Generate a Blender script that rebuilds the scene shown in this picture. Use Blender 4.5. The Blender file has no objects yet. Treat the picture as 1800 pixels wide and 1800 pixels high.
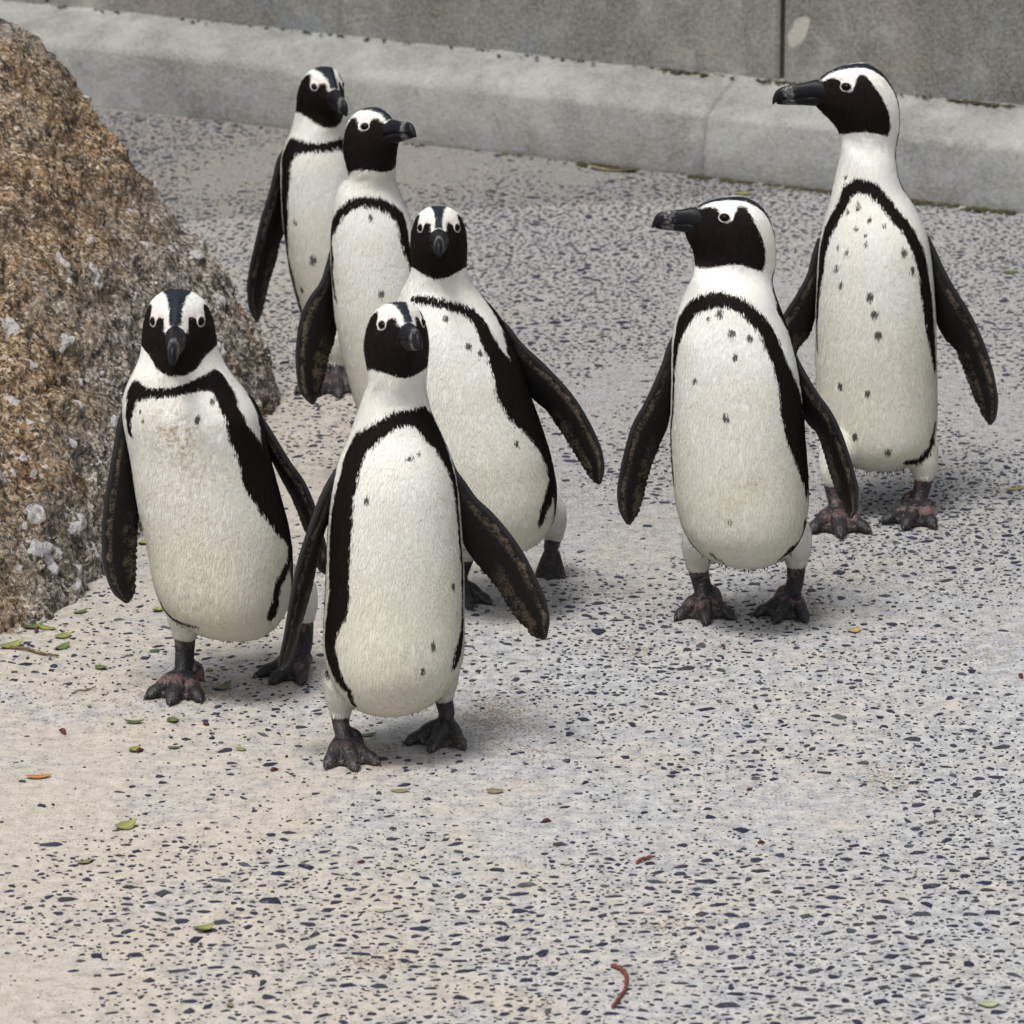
import bpy, math, random
import numpy as np
from mathutils import Vector, Matrix, noise as mnoise
from mathutils.kdtree import KDTree
from mathutils.bvhtree import BVHTree

random.seed(7)
RNG = np.random.default_rng(7)
R = math.radians
SC = bpy.context.scene
COL = SC.collection

# ------------------------------------------------------------------ camera, sky, sun, exposure
CAM_H, TILT, FPX = 2.1, R(16.0), 10086.0          # height (m), depression, focal length in photo pixels (1800 wide)
cam_data = bpy.data.cameras.new('camera')
cam_data.sensor_width = 36.0
cam_data.lens = 36.0 * FPX / 1800.0
cam_data.clip_start, cam_data.clip_end = 0.1, 400.0
cam_data.dof.use_dof = True
cam_data.dof.focus_distance = 6.85
cam_data.dof.aperture_fstop = 16.0
cam = bpy.data.objects.new('camera', cam_data)
cam.location = (0, 0, CAM_H)
cam.rotation_euler = (math.pi / 2 - TILT, 0, 0)
COL.objects.link(cam)
SC.camera = cam

SUN_EL, SUN_AZ = R(66), R(212)                     # azimuth measured clockwise from +Y: behind the camera, to its left
world = bpy.data.worlds.new('World')
SC.world = world
world.use_nodes = True
wn, wl = world.node_tree.nodes, world.node_tree.links
wn.clear()
w_out = wn.new('ShaderNodeOutputWorld')
w_bg = wn.new('ShaderNodeBackground')
w_sky = wn.new('ShaderNodeTexSky')
w_sky.sky_type = 'NISHITA'
w_sky.sun_disc = False
w_sky.sun_elevation = SUN_EL
w_sky.sun_rotation = SUN_AZ
w_sky.dust_density = 4.0
w_hs = wn.new('ShaderNodeHueSaturation')
w_hs.inputs['Saturation'].default_value = 0.30
w_bg.inputs['Strength'].default_value = 0.068
wl.new(w_sky.outputs[0], w_hs.inputs['Color'])
wl.new(w_hs.outputs[0], w_bg.inputs['Color'])
wl.new(w_bg.outputs[0], w_out.inputs['Surface'])

sun_data = bpy.data.lights.new('sun', 'SUN')
sun_data.energy = 1.5
sun_data.angle = R(17)
sun_data.color = (1.0, 0.975, 0.94)
sun = bpy.data.objects.new('sun', sun_data)
sd = Vector((math.sin(SUN_AZ) * math.cos(SUN_EL), math.cos(SUN_AZ) * math.cos(SUN_EL), math.sin(SUN_EL)))
sun.rotation_euler = sd.to_track_quat('Z', 'Y').to_euler()
sun.location = sd * 20
COL.objects.link(sun)
SC.view_settings.view_transform = 'Standard'
SC.view_settings.look = 'None'
SC.view_settings.exposure = 1.0
SC.view_settings.gamma = 1.0
SC.view_settings.use_curve_mapping = False

# ------------------------------------------------------------------ survey helpers: photo pixel -> place
CAM = np.array([0.0, 0.0, CAM_H])
C_FW = np.array([0, math.cos(TILT), -math.sin(TILT)])
C_UP = np.array([0, math.sin(TILT), math.cos(TILT)])
C_RT = np.array([1.0, 0, 0])


def ray(px, py):
    return C_FW + C_RT * (px - 900) / FPX - C_UP * (py - 900) / FPX


def at(px, py, Y):
    d = ray(px, py)
    return CAM + d * (Y / d[1])


def gp(px, py, z=0.0):
    d = ray(px, py)
    return CAM + d * ((z - CAM_H) / d[2])


def proj(P):
    d = np.asarray(P) - CAM
    dep = d @ C_FW
    return np.stack([900 + FPX * (d @ C_RT) / dep, 900 - FPX * (d @ C_UP) / dep], -1)


def depth(P):
    return float((np.asarray(P) - CAM) @ C_FW)


# ------------------------------------------------------------------ vector noise
def _h(i, j, k, s):
    n = (i * 73856093) ^ (j * 19349663) ^ (k * 83492791) ^ (s * 2654435761)
    n = (n ^ (n >> 13)) * 1274126177
    n = n ^ (n >> 16)
    return (n & 0xFFFF) / 65535.0


def vnoise(P, freq, seed=0):
    P = np.asarray(P, float) * freq
    I = np.floor(P).astype(np.int64)
    F = P - I
    F = F * F * (3 - 2 * F)
    r = 0
    for a in (0, 1):
        for b in (0, 1):
            for c in (0, 1):
                w = (F[..., 0] if a else 1 - F[..., 0]) * (F[..., 1] if b else 1 - F[..., 1]) * (F[..., 2] if c else 1 - F[..., 2])
                r = r + w * _h(I[..., 0] + a, I[..., 1] + b, I[..., 2] + c, seed)
    return r * 2 - 1


def fbm(P, freq, octv=4, seed=0, gain=0.5):
    r, a = 0, 1.0
    for o in range(octv):
        r = r + a * vnoise(P, freq * 2 ** o, seed + o * 17)
        a *= gain
    return r


def ground_z(x, y):
    P = np.stack([np.asarray(x, float), np.asarray(y, float), np.zeros_like(np.asarray(x, float))], -1)
    return 0.0016 * fbm(P, 5.0, 3, 3) + 0.0006 * vnoise(P, 60.0, 8)


# ------------------------------------------------------------------ mesh helpers
def mesh_from(name, V, F, mat=None, smooth=True, attrs=None):
    me = bpy.data.meshes.new(name)
    V = np.asarray(V, np.float32)
    if isinstance(F, np.ndarray):
        n, k = F.shape
        me.vertices.add(len(V))
        me.vertices.foreach_set('co', V.ravel())
        me.loops.add(n * k)
        me.loops.foreach_set('vertex_index', F.astype(np.int32).ravel())
        me.polygons.add(n)
        me.polygons.foreach_set('loop_start', np.arange(0, n * k, k, dtype=np.int32))
        me.update(calc_edges=True)
    else:
        me.from_pydata([tuple(v) for v in V], [], F)
        me.update()
    me.polygons.foreach_set('use_smooth', np.full(len(me.polygons), smooth))
    for k, a in (attrs or {}).items():
        add_attr(me, k, a)
    if mat:
        me.materials.append(mat)
    return me


def add_attr(me, k, a):
    at_ = me.attributes.new(k, 'FLOAT', 'POINT')
    at_.data.foreach_set('value', np.asarray(a, np.float32))


def link(name, me, parent=None, loc=None):
    o = bpy.data.objects.new(name, me)
    COL.objects.link(o)
    if parent:
        o.parent = parent
    if loc is not None:
        o.location = loc
    return o


def tag(o, label=None, cat=None, group=None, kind=None):
    if label: o['label'] = label
    if cat: o['category'] = cat
    if group: o['group'] = group
    if kind: o['kind'] = kind
    return o


def grid_faces(nu, nv, wrap=True):
    i = np.arange(nu - 1)[:, None]
    j = np.arange(nv if wrap else nv - 1)[None, :]
    j2 = (j + 1) % nv
    return np.stack([i * nv + j, i * nv + j2, (i + 1) * nv + j2, (i + 1) * nv + j], -1).reshape(-1, 4)


def closed_loft(rings):
    """rings: (n, m, 3) -> V, list of faces with pole caps"""
    n, m, _ = rings.shape
    V = np.concatenate([rings.reshape(-1, 3), rings[0].mean(0)[None], rings[-1].mean(0)[None]])
    F = [tuple(f) for f in grid_faces(n, m)]
    a, b = n * m, n * m + 1
    for j in range(m):
        j2 = (j + 1) % m
        F.append((a, j2, j))
        F.append((b, (n - 1) * m + j, (n - 1) * m + j2))
    return V, F


def tube(pts, rad, m=10, sub=4, flat=1.0):
    """closed capsule-like tube through pts with radii"""
    pts = np.asarray(pts, float)
    rad = np.asarray(rad, float)
    t = np.arange(len(pts))
    tt = np.linspace(0, len(pts) - 1, (len(pts) - 1) * sub + 1)
    P = np.stack([smooth_interp(tt, t, pts[:, i]) for i in range(3)], -1)
    r = np.interp(tt, t, rad)
    T = np.gradient(P, axis=0)
    T /= np.linalg.norm(T, axis=1)[:, None] + 1e-12
    # rounded ends
    P = np.concatenate([[P[0] - T[0] * r[0] * 0.85, P[0] - T[0] * r[0] * 0.5], P, [P[-1] + T[-1] * r[-1] * 0.5, P[-1] + T[-1] * r[-1] * 0.85]])
    r = np.concatenate([[r[0] * 0.4, r[0] * 0.84], r, [r[-1] * 0.84, r[-1] * 0.4]])
    T = np.concatenate([[T[0], T[0]], T, [T[-1], T[-1]]])
    up = np.array([0, 0, 1.0]) if abs(T.mean(0)[2]) < 0.8 * np.linalg.norm(T.mean(0)) else np.array([0, 1.0, 0])
    A = np.cross(T, up)
    A /= np.linalg.norm(A, axis=1)[:, None] + 1e-12
    B = np.cross(A, T)
    th = np.linspace(0, 2 * math.pi, m, endpoint=False)
    rings = P[:, None] + r[:, None, None] * (A[:, None] * np.cos(th)[None, :, None] + flat * B[:, None] * np.sin(th)[None, :, None])
    return closed_loft(rings)


def smooth_interp(x, xp, fp):
    """monotone cubic (pchip-like) interpolation"""
    xp = np.asarray(xp, float)
    fp = np.asarray(fp, float)
    h = np.diff(xp)
    d = np.diff(fp) / h
    m = np.zeros_like(fp)
    for i in range(1, len(fp) - 1):
        if d[i - 1] * d[i] > 0:
            w1, w2 = 2 * h[i] + h[i - 1], h[i] + 2 * h[i - 1]
            m[i] = (w1 + w2) / (w1 / d[i - 1] + w2 / d[i])
    m[0], m[-1] = d[0], d[-1]
    i = np.clip(np.searchsorted(xp, x) - 1, 0, len(h) - 1)
    t = (x - xp[i]) / h[i]
    return ((1 + 2 * t) * (1 - t) ** 2) * fp[i] + t * (1 - t) ** 2 * h[i] * m[i] + t * t * (3 - 2 * t) * fp[i + 1] + t * t * (t - 1) * h[i] * m[i + 1]


def join(parts):
    V, F, o = [], [], 0
    for v, f in parts:
        V.append(v)
        F += [tuple(i + o for i in q) for q in f]
        o += len(v)
    return np.concatenate(V), F


def remesh(V, F, vox, smooth_it=3):
    """union of closed shells -> one continuous skin (V, polygon index array)"""
    me = mesh_from('tmp', V, F)
    o = bpy.data.objects.new('tmp', me)
    COL.objects.link(o)
    md = o.modifiers.new('r', 'REMESH')
    md.mode = 'VOXEL'
    md.voxel_size = vox
    dg = bpy.context.evaluated_depsgraph_get()
    m2 = bpy.data.meshes.new_from_object(o.evaluated_get(dg))
    bpy.data.objects.remove(o)
    bpy.data.meshes.remove(me)
    n = len(m2.vertices)
    co = np.empty(n * 3, np.float32)
    m2.vertices.foreach_get('co', co)
    co = co.reshape(-1, 3).astype(float)
    ed = np.empty(len(m2.edges) * 2, np.int32)
    m2.edges.foreach_get('vertices', ed)
    ed = ed.reshape(-1, 2)
    deg = np.bincount(ed.ravel(), minlength=n)[:, None]
    for k in range(smooth_it * 2):
        s = np.zeros_like(co)
        np.add.at(s, ed[:, 0], co[ed[:, 1]])
        np.add.at(s, ed[:, 1], co[ed[:, 0]])
        co = co + (0.55 if k % 2 == 0 else -0.57) * (s / np.maximum(deg, 1) - co) if smooth_it else co
    m2.vertices.foreach_set('co', co.astype(np.float32).ravel())
    m2.update()
    m2.polygons.foreach_set('use_smooth', np.full(len(m2.polygons), True))
    return m2, co


# ------------------------------------------------------------------ node helper
class NT:
    def __init__(self, name):
        self.m = bpy.data.materials.new(name)
        self.m.use_nodes = True
        self.n, self.l = self.m.node_tree.nodes, self.m.node_tree.links
        self.n.clear()
        self.out = self.n.new('ShaderNodeOutputMaterial')
        self.b = self.n.new('ShaderNodeBsdfPrincipled')
        self.l.new(self.b.outputs[0], self.out.inputs['Surface'])
        self.b.inputs['Specular IOR Level'].default_value = 0.35

    def put(self, sock, v):
        if isinstance(v, bpy.types.NodeSocket):
            self.l.new(v, sock)
        elif v is not None:
            if sock.type == 'RGBA' and len(v) == 3:
                v = (*v, 1)
            sock.default_value = v

    def coord(self, kind='Object', scale=None):
        o = self.n.new('ShaderNodeTexCoord').outputs[kind]
        if scale is not None:
            mp = self.n.new('ShaderNodeMapping')
            mp.inputs['Scale'].default_value = scale
            self.l.new(o, mp.inputs['Vector'])
            o = mp.outputs[0]
        return o

    def pos(self, scale=None):
        o = self.n.new('ShaderNodeNewGeometry').outputs['Position']
        if scale is not None:
            mp = self.n.new('ShaderNodeMapping')
            mp.inputs['Scale'].default_value = scale
            self.l.new(o, mp.inputs['Vector'])
            o = mp.outputs[0]
        return o

    def noise(self, vec, scale, detail=3, rough=0.55, dist=0.0, out='Fac'):
        t = self.n.new('ShaderNodeTexNoise')
        self.put(t.inputs['Vector'], vec)
        t.inputs['Scale'].default_value = scale
        t.inputs['Detail'].default_value = detail
        t.inputs['Roughness'].default_value = rough
        t.inputs['Distortion'].default_value = dist
        return t.outputs[out]

    def voro(self, vec, scale, feature='F1', out='Distance', rnd=1.0):
        t = self.n.new('ShaderNodeTexVoronoi')
        t.feature = feature
        self.put(t.inputs['Vector'], vec)
        t.inputs['Scale'].default_value = scale
        t.inputs['Randomness'].default_value = rnd
        return t.outputs[out]

    def attr(self, name):
        a = self.n.new('ShaderNodeAttribute')
        a.attribute_name = name
        return a.outputs['Fac']

    def math(self, op, a, b=0.0, c=None, clamp=False):
        t = self.n.new('ShaderNodeMath')
        t.operation = op
        t.use_clamp = clamp
        self.put(t.inputs[0], a)
        self.put(t.inputs[1], b)
        if c is not None: self.put(t.inputs[2], c)
        return t.outputs[0]

    def step(self, v, lo, hi, a=0.0, b=1.0):
        t = self.n.new('ShaderNodeMapRange')
        t.interpolation_type = 'SMOOTHSTEP'
        self.put(t.inputs['Value'], v)
        t.inputs['From Min'].default_value = lo
        t.inputs['From Max'].default_value = hi
        t.inputs['To Min'].default_value = a
        t.inputs['To Max'].default_value = b
        return t.outputs[0]

    def mix(self, f, a, b, mode='MIX'):
        t = self.n.new('ShaderNodeMix')
        t.data_type = 'RGBA'
        t.blend_type = mode
        self.put(t.inputs[0], f)
        self.put(t.inputs[6], a)
        self.put(t.inputs[7], b)
        return t.outputs[2]

    def ramp(self, v, stops, interp='LINEAR'):
        t = self.n.new('ShaderNodeValToRGB')
        t.color_ramp.interpolation = interp
        e = t.color_ramp.elements
        while len(e) < len(stops): e.new(0.5)
        for el, (p, c) in zip(e, stops):
            el.position = p
            el.color = (*c, 1) if len(c) == 3 else c
        self.put(t.inputs[0], v)
        return t.outputs[0]

    def bump(self, h, strength=0.5, dist=0.002, prev=None):
        t = self.n.new('ShaderNodeBump')
        t.inputs['Strength'].default_value = strength
        t.inputs['Distance'].default_value = dist
        self.put(t.inputs['Height'], h)
        if prev is not None: self.put(t.inputs['Normal'], prev)
        return t.outputs[0]

    def sep(self, v):
        t = self.n.new('ShaderNodeSeparateXYZ')
        self.put(t.inputs[0], v)
        return t.outputs

    def finish(self, color, rough=0.8, normal=None, spec=None, **kw):
        self.put(self.b.inputs['Base Color'], color)
        self.put(self.b.inputs['Roughness'], rough)
        if normal is not None: self.put(self.b.inputs['Normal'], normal)
        if spec is not None: self.put(self.b.inputs['Specular IOR Level'], spec)
        for k, v in kw.items():
            self.put(self.b.inputs[k.replace('_', ' ')], v)
        return self.m


# ------------------------------------------------------------------ materials
def mat_ground():
    t = NT('exposed_aggregate_concrete')
    p = t.pos()
    x, y, z = t.sep(p)
    n1 = t.noise(p, 2.2, 4, 0.6, 0.4)
    n2 = t.noise(p, 9.0, 5, 0.65, 0.6)
    n3 = t.noise(p, 45.0, 4, 0.7)
    grain = t.noise(p, 300.0, 4, 0.75)
    fine = t.noise(p, 900.0, 2, 0.6)
    # sand drifts: more on the left, by the rock and in the near strip
    left = t.step(x, 0.20, -0.50)
    near = t.step(y, 6.10, 5.85)
    far = t.step(y, 6.5, 7.6)
    bias = t.math('MULTIPLY_ADD', left, 0.17, t.math('MULTIPLY', near, 0.05))
    bias = t.math('SUBTRACT', bias, 0.03)
    bias = t.math('SUBTRACT', bias, t.math('MULTIPLY', far, 0.01))
    sc_ = gp(610, 770)
    dx = t.math('MULTIPLY', t.math('SUBTRACT', x, float(sc_[0])), 3.2)
    dy = t.math('MULTIPLY', t.math('SUBTRACT', y, float(sc_[1])), 1.5)
    rr = t.math('ADD', t.math('MULTIPLY', dx, dx), t.math('MULTIPLY', dy, dy))
    bias = t.math('ADD', bias, t.step(rr, 1.0, 0.0, 0.0, 0.16))
    s = t.math('ADD', t.math('MULTIPLY_ADD', n2, 0.55, t.math('MULTIPLY', n1, 0.45)), bias)
    s = t.math('ADD', s, t.math('MULTIPLY_ADD', n3, 0.50, -0.25))
    s = t.math('ADD', s, t.math('MULTIPLY_ADD', grain, 0.45, -0.225))
    sand_f = t.step(s, 0.40, 0.72)
    cem = t.ramp(t.math('MULTIPLY_ADD', n3, 0.5, t.math('MULTIPLY', grain, 0.5)),
                 [(0.34, (0.155, 0.159, 0.167)), (0.5, (0.365, 0.368, 0.372)), (0.66, (0.58, 0.58, 0.575))])
    sand = t.ramp(t.math('MULTIPLY_ADD', n3, 0.4, t.math('MULTIPLY', fine, 0.6)),
                  [(0.30, (0.22, 0.18, 0.138)), (0.5, (0.435, 0.392, 0.335)), (0.70, (0.62, 0.585, 0.535))])
    c = t.mix(sand_f, cem, sand)
    # small dark aggregate chips flush with the cement
    v = t.voro(p, 190.0, 'F1', 'Distance')
    vc = t.voro(p, 190.0, 'F1', 'Color')
    r, g, b = t.sep(vc)
    chip = t.math('MULTIPLY', t.step(v, 0.38, 0.24), t.step(r, 0.60, 0.64))
    chip = t.math('MULTIPLY', chip, t.step(sand_f, 1.0, 0.35, 0.55, 1.0))
    c = t.mix(t.math('MULTIPLY', chip, 0.85), c, t.mix(g, (0.05, 0.055, 0.07), (0.16, 0.15, 0.145)))
    v2 = t.voro(p, 85.0, 'F1', 'Distance')
    r2, g2, b2 = t.sep(t.voro(p, 85.0, 'F1', 'Color'))
    c2 = t.math('MULTIPLY', t.step(v2, 0.42, 0.28), t.step(r2, 0.66, 0.72))
    c2 = t.math('MULTIPLY', c2, t.step(y, 6.6, 7.6, 0.0, 0.8))
    c = t.mix(c2, c, t.mix(g2, (0.055, 0.06, 0.07), (0.15, 0.145, 0.14)))
    c = t.mix(t.math('MULTIPLY', far, t.step(rr, 0.1, 1.2, 0.2, 0.55)), c, t.mix(t.step(grain, 0.36, 0.64), (0.07, 0.07, 0.07), (0.37, 0.36, 0.34)))
    # the darker, coarser slab strip along the kerb
    la, lb = gp(960, 363), gp(1400, 343)
    k_ = (lb[1] - la[1]) / (lb[0] - la[0])
    strip = t.step(t.math('SUBTRACT', y, t.math('MULTIPLY_ADD', x, k_, la[1] - k_ * la[0])), -0.01, 0.03)
    c = t.mix(t.math('MULTIPLY', strip, 0.55), c, t.mix(t.step(grain, 0.38, 0.64), (0.035, 0.035, 0.036), (0.26, 0.245, 0.225)))
    grit = t.math('MULTIPLY', t.step(t.noise(p, 620, 2, 0.6), 0.60, 0.70), t.step(t.noise(p, 16, 3, 0.7), 0.40, 0.62, 0.12, 0.9))
    c = t.mix(t.math('MULTIPLY', grit, 0.75), c, (0.13, 0.105, 0.08))
    lite = t.step(t.noise(p, 520, 2, 0.6), 0.62, 0.70, 0.0, 0.4)
    c = t.mix(lite, c, (0.66, 0.63, 0.58))
    h = t.math('ADD', t.math('MULTIPLY', grain, 0.8), t.math('MULTIPLY', n3, 0.8))
    nb = t.bump(h, 0.75, 0.0028)
    nb = t.bump(fine, 0.35, 0.0008, nb)
    return t.finish(c, 0.9, nb, 0.2)


def mat_stone():
    t = NT('dark_slate_chip')
    p = t.pos()
    info = t.n.new('ShaderNodeObjectInfo').outputs['Random']
    isl = t.n.new('ShaderNodeNewGeometry').outputs['Random Per Island']
    rnd = t.math('FRACT', t.math('ADD', t.math('MULTIPLY', info, 3.7), isl))
    c = t.ramp(rnd, [(0.0, (0.006, 0.008, 0.026)), (0.3, (0.011, 0.014, 0.036)), (0.65, (0.020, 0.024, 0.050)),
                     (0.80, (0.026, 0.021, 0.028)), (0.93, (0.034, 0.044, 0.050)), (1.0, (0.075, 0.074, 0.076))])
    g = t.noise(p, 300, 4, 0.7)
    c = t.mix(t.step(g, 0.40, 0.75, 0, 0.22), c, (0.11, 0.115, 0.13))
    d = t.noise(p, 70, 4, 0.7)
    dust = t.step(t.math('MULTIPLY_ADD', d, 0.7, t.math('MULTIPLY', g, 0.3)), 0.56, 0.70)
    x, y, z = t.sep(p)
    c = t.mix(t.math('MULTIPLY', dust, t.step(x, 0.5, -0.5, 0.55, 0.85)), c, (0.34, 0.295, 0.24))
    return t.finish(c, 0.75, t.bump(g, 0.4, 0.0008), 0.3)


def mat_plumage(name, dirt=0.0, seedoff=0.0):
    t = NT(name)
    p = t.coord('Object')
    pv = t.coord('Object', (1.0, 1.0, 0.35))
    dark, fuzz = t.attr('dark'), t.attr('fuzz')
    e1 = t.noise(pv, 230, 3, 0.7)
    e2 = t.noise(pv, 620, 2, 0.6)
    jit = t.math('ADD', t.math('MULTIPLY', t.math('SUBTRACT', e1, 0.5), 0.0095), t.math('MULTIPLY', t.math('SUBTRACT', e2, 0.5), 0.006))
    f = t.math('ADD', dark, t.math('MULTIPLY', jit, fuzz))
    k = t.step(f, -0.0011, 0.0011)
    # white feathers, cream and painted body shading lower down
    fe = t.noise(t.coord('Object', (1, 1, 0.16)), 480, 2, 0.6)
    wn_ = t.noise(p, 14, 4, 0.6)
    white = t.mix(t.step(wn_, 0.38, 0.68), (0.80, 0.80, 0.77), (0.765, 0.75, 0.68))
    cr = t.math('MULTIPLY', t.attr('cream_shading'), t.math('MULTIPLY_ADD', wn_, 0.6, 0.65), clamp=True)
    white = t.mix(cr, white, (0.65, 0.63, 0.53))
    white = t.mix(t.math('MULTIPLY', t.step(fe, 0.45, 0.75), 0.20), white, (0.56, 0.54, 0.45))
    pinkc = t.mix(t.noise(p, 90, 2), (0.72, 0.60, 0.57), (0.78, 0.71, 0.68))
    white = t.mix(t.attr('pink'), white, pinkc)
    soil = t.attr('soil')
    s1 = t.step(t.noise(p, 110, 5, 0.8), 0.40, 0.66)
    white = t.mix(t.math('MULTIPLY', t.math('MULTIPLY', s1, soil), 0.85), white, (0.33, 0.235, 0.12))
    s2 = t.step(t.noise(p, 420, 2, 0.6), 0.66, 0.74)
    white = t.mix(t.math('MULTIPLY', s2, t.math('MULTIPLY_ADD', soil, 0.9, dirt)), white, (0.14, 0.09, 0.045))
    sp = t.math('ADD', t.attr('spot'), t.math('MULTIPLY', t.math('SUBTRACT', e1, 0.5), 0.35))
    white = t.mix(t.step(sp, 0.16, 0.60, 0.0, 0.90), white, (0.022, 0.018, 0.016))
    # black feathers: brown-black, blue-black sheen on the crown
    bl = t.mix(e1, (0.0045, 0.0036, 0.0033), (0.0165, 0.0115, 0.0092))
    bl = t.mix(t.attr('blue'), bl, t.mix(e2, (0.004, 0.006, 0.010), (0.017, 0.024, 0.038)))
    c = t.mix(k, white, bl)
    fb = t.bump(fe, 0.22, 0.0009)
    fb = t.bump(t.noise(t.coord('Object', (1, 1, 0.35)), 60, 2, 0.5), 0.07, 0.002, fb)
    m = t.finish(c, t.mix(k, (0.9,) * 3, (0.68,) * 3), fb, None, Sheen_Roughness=0.5)
    t.put(t.b.inputs['Specular IOR Level'], t.math('MULTIPLY_ADD', t.attr('blue'), 0.18, 0.07))
    t.put(t.b.inputs['Sheen Weight'], t.math('MULTIPLY', t.math('SUBTRACT', 1.0, k), 0.10))
    return m


def mat_flipper():
    t = NT('flipper_skin')
    p = t.coord('Object')
    a, l = t.attr('across'), t.attr('along')
    n1 = t.noise(p, 60, 4, 0.7)
    n2 = t.noise(p, 380, 3, 0.7)
    nn = t.math('MULTIPLY_ADD', n1, 0.6, t.math('MULTIPLY', n2, 0.4))
    aw = t.math('ADD', a, t.math('MULTIPLY_ADD', n1, 0.36, -0.18))
    lead = t.math('MULTIPLY', t.step(aw, 0.10, 0.16), t.step(aw, 0.30, 0.20))
    lead = t.math('MULTIPLY', lead, t.step(l, 0.10, 0.30))
    trail = t.math('MULTIPLY', t.step(aw, 0.52, 0.66), t.step(l, 0.42, 0.68))
    trail = t.math('MULTIPLY', trail, t.step(l, 1.0, 0.9))
    m = t.math('MAXIMUM', lead, trail)
    f = t.math('MULTIPLY', m, t.step(nn, 0.43, 0.60))
    c = t.mix(n2, (0.004, 0.0035, 0.0035), (0.017, 0.015, 0.014))
    edge = t.step(a, 0.10, 0.02)
    c = t.mix(t.math('MULTIPLY', edge, 0.6), c, (0.030, 0.030, 0.033))
    c = t.mix(t.math('MULTIPLY', f, 0.80), c, t.mix(n2, (0.045, 0.033, 0.022), (0.215, 0.17, 0.115)))
    nb = t.bump(t.voro(t.coord('Object', (1, 1, 0.6)), 420, 'F1', 'Distance'), 0.5, 0.0009)
    return t.finish(c, 0.6, nb, 0.16)


def mat_foot(name, pink):
    t = NT(name)
    p = t.coord('Object')
    n1 = t.noise(p, 75, 4, 0.7, 0.8)
    n2 = t.noise(p, 300, 3, 0.7)
    pk = t.attr('pk')
    f = t.step(t.math('ADD', t.math('MULTIPLY_ADD', n1, 0.8, t.math('MULTIPLY', n2, 0.2)), t.math('MULTIPLY', pk, 0.19)), 0.60, 0.68)
    c = t.mix(n2, (0.005, 0.005, 0.0065), (0.024, 0.023, 0.027))
    c = t.mix(t.math('MULTIPLY', f, pink), c, t.mix(n2, (0.13, 0.060, 0.056), (0.36, 0.21, 0.195)))
    dust = t.math('MULTIPLY', t.attr('dust'), t.step(n2, 0.40, 0.66))
    c = t.mix(t.math('MULTIPLY', dust, 0.55), c, (0.26, 0.21, 0.155))
    nb = t.bump(t.voro(p, 330, 'F1', 'Distance'), 0.7, 0.0012)
    nb = t.bump(t.noise(t.coord('Object', (1, 1, 4)), 60, 3), 0.4, 0.002, nb)
    return t.finish(c, 0.5, nb, 0.35)


def mat_beak():
    t = NT('beak_horn')
    p = t.coord('Object')
    bf = t.attr('bf')
    n = t.noise(p, 160, 4, 0.65)
    band = t.math('ADD', bf, t.math('MULTIPLY_ADD', n, 0.42, -0.21))
    k = t.math('MULTIPLY', t.step(band, 0.52, 0.60), t.step(band, 0.80, 0.70))
    k = t.math('MULTIPLY', k, t.step(t.noise(p, 330, 3, 0.7), 0.38, 0.62))
    st = t.noise(t.coord('Object', (1, 1, 1)), 420, 2)
    c = t.mix(st, (0.003, 0.003, 0.004), (0.009, 0.010, 0.014))
    c = t.mix(t.math('MULTIPLY', k, 0.62), c, (0.30, 0.29, 0.285))
    nb = t.bump(n, 0.3, 0.001)
    nb = t.bump(t.noise(t.coord('Object', (1, 1, 3)), 260, 3), 0.4, 0.0012, nb)
    return t.finish(c, 0.42, nb, 0.20)


def mat_simple(name, col, rough, spec=0.4, var=0.3, scale=80, bump=0.3, **kw):
    t = NT(name)
    p = t.coord('Object')
    n = t.noise(p, scale, 4, 0.65)
    c = t.mix(n, tuple(v * (1 - var) for v in col), tuple(min(1, v * (1 + var)) for v in col))
    return t.finish(c, rough, t.bump(n, bump, 0.001), spec, **kw)


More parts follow.
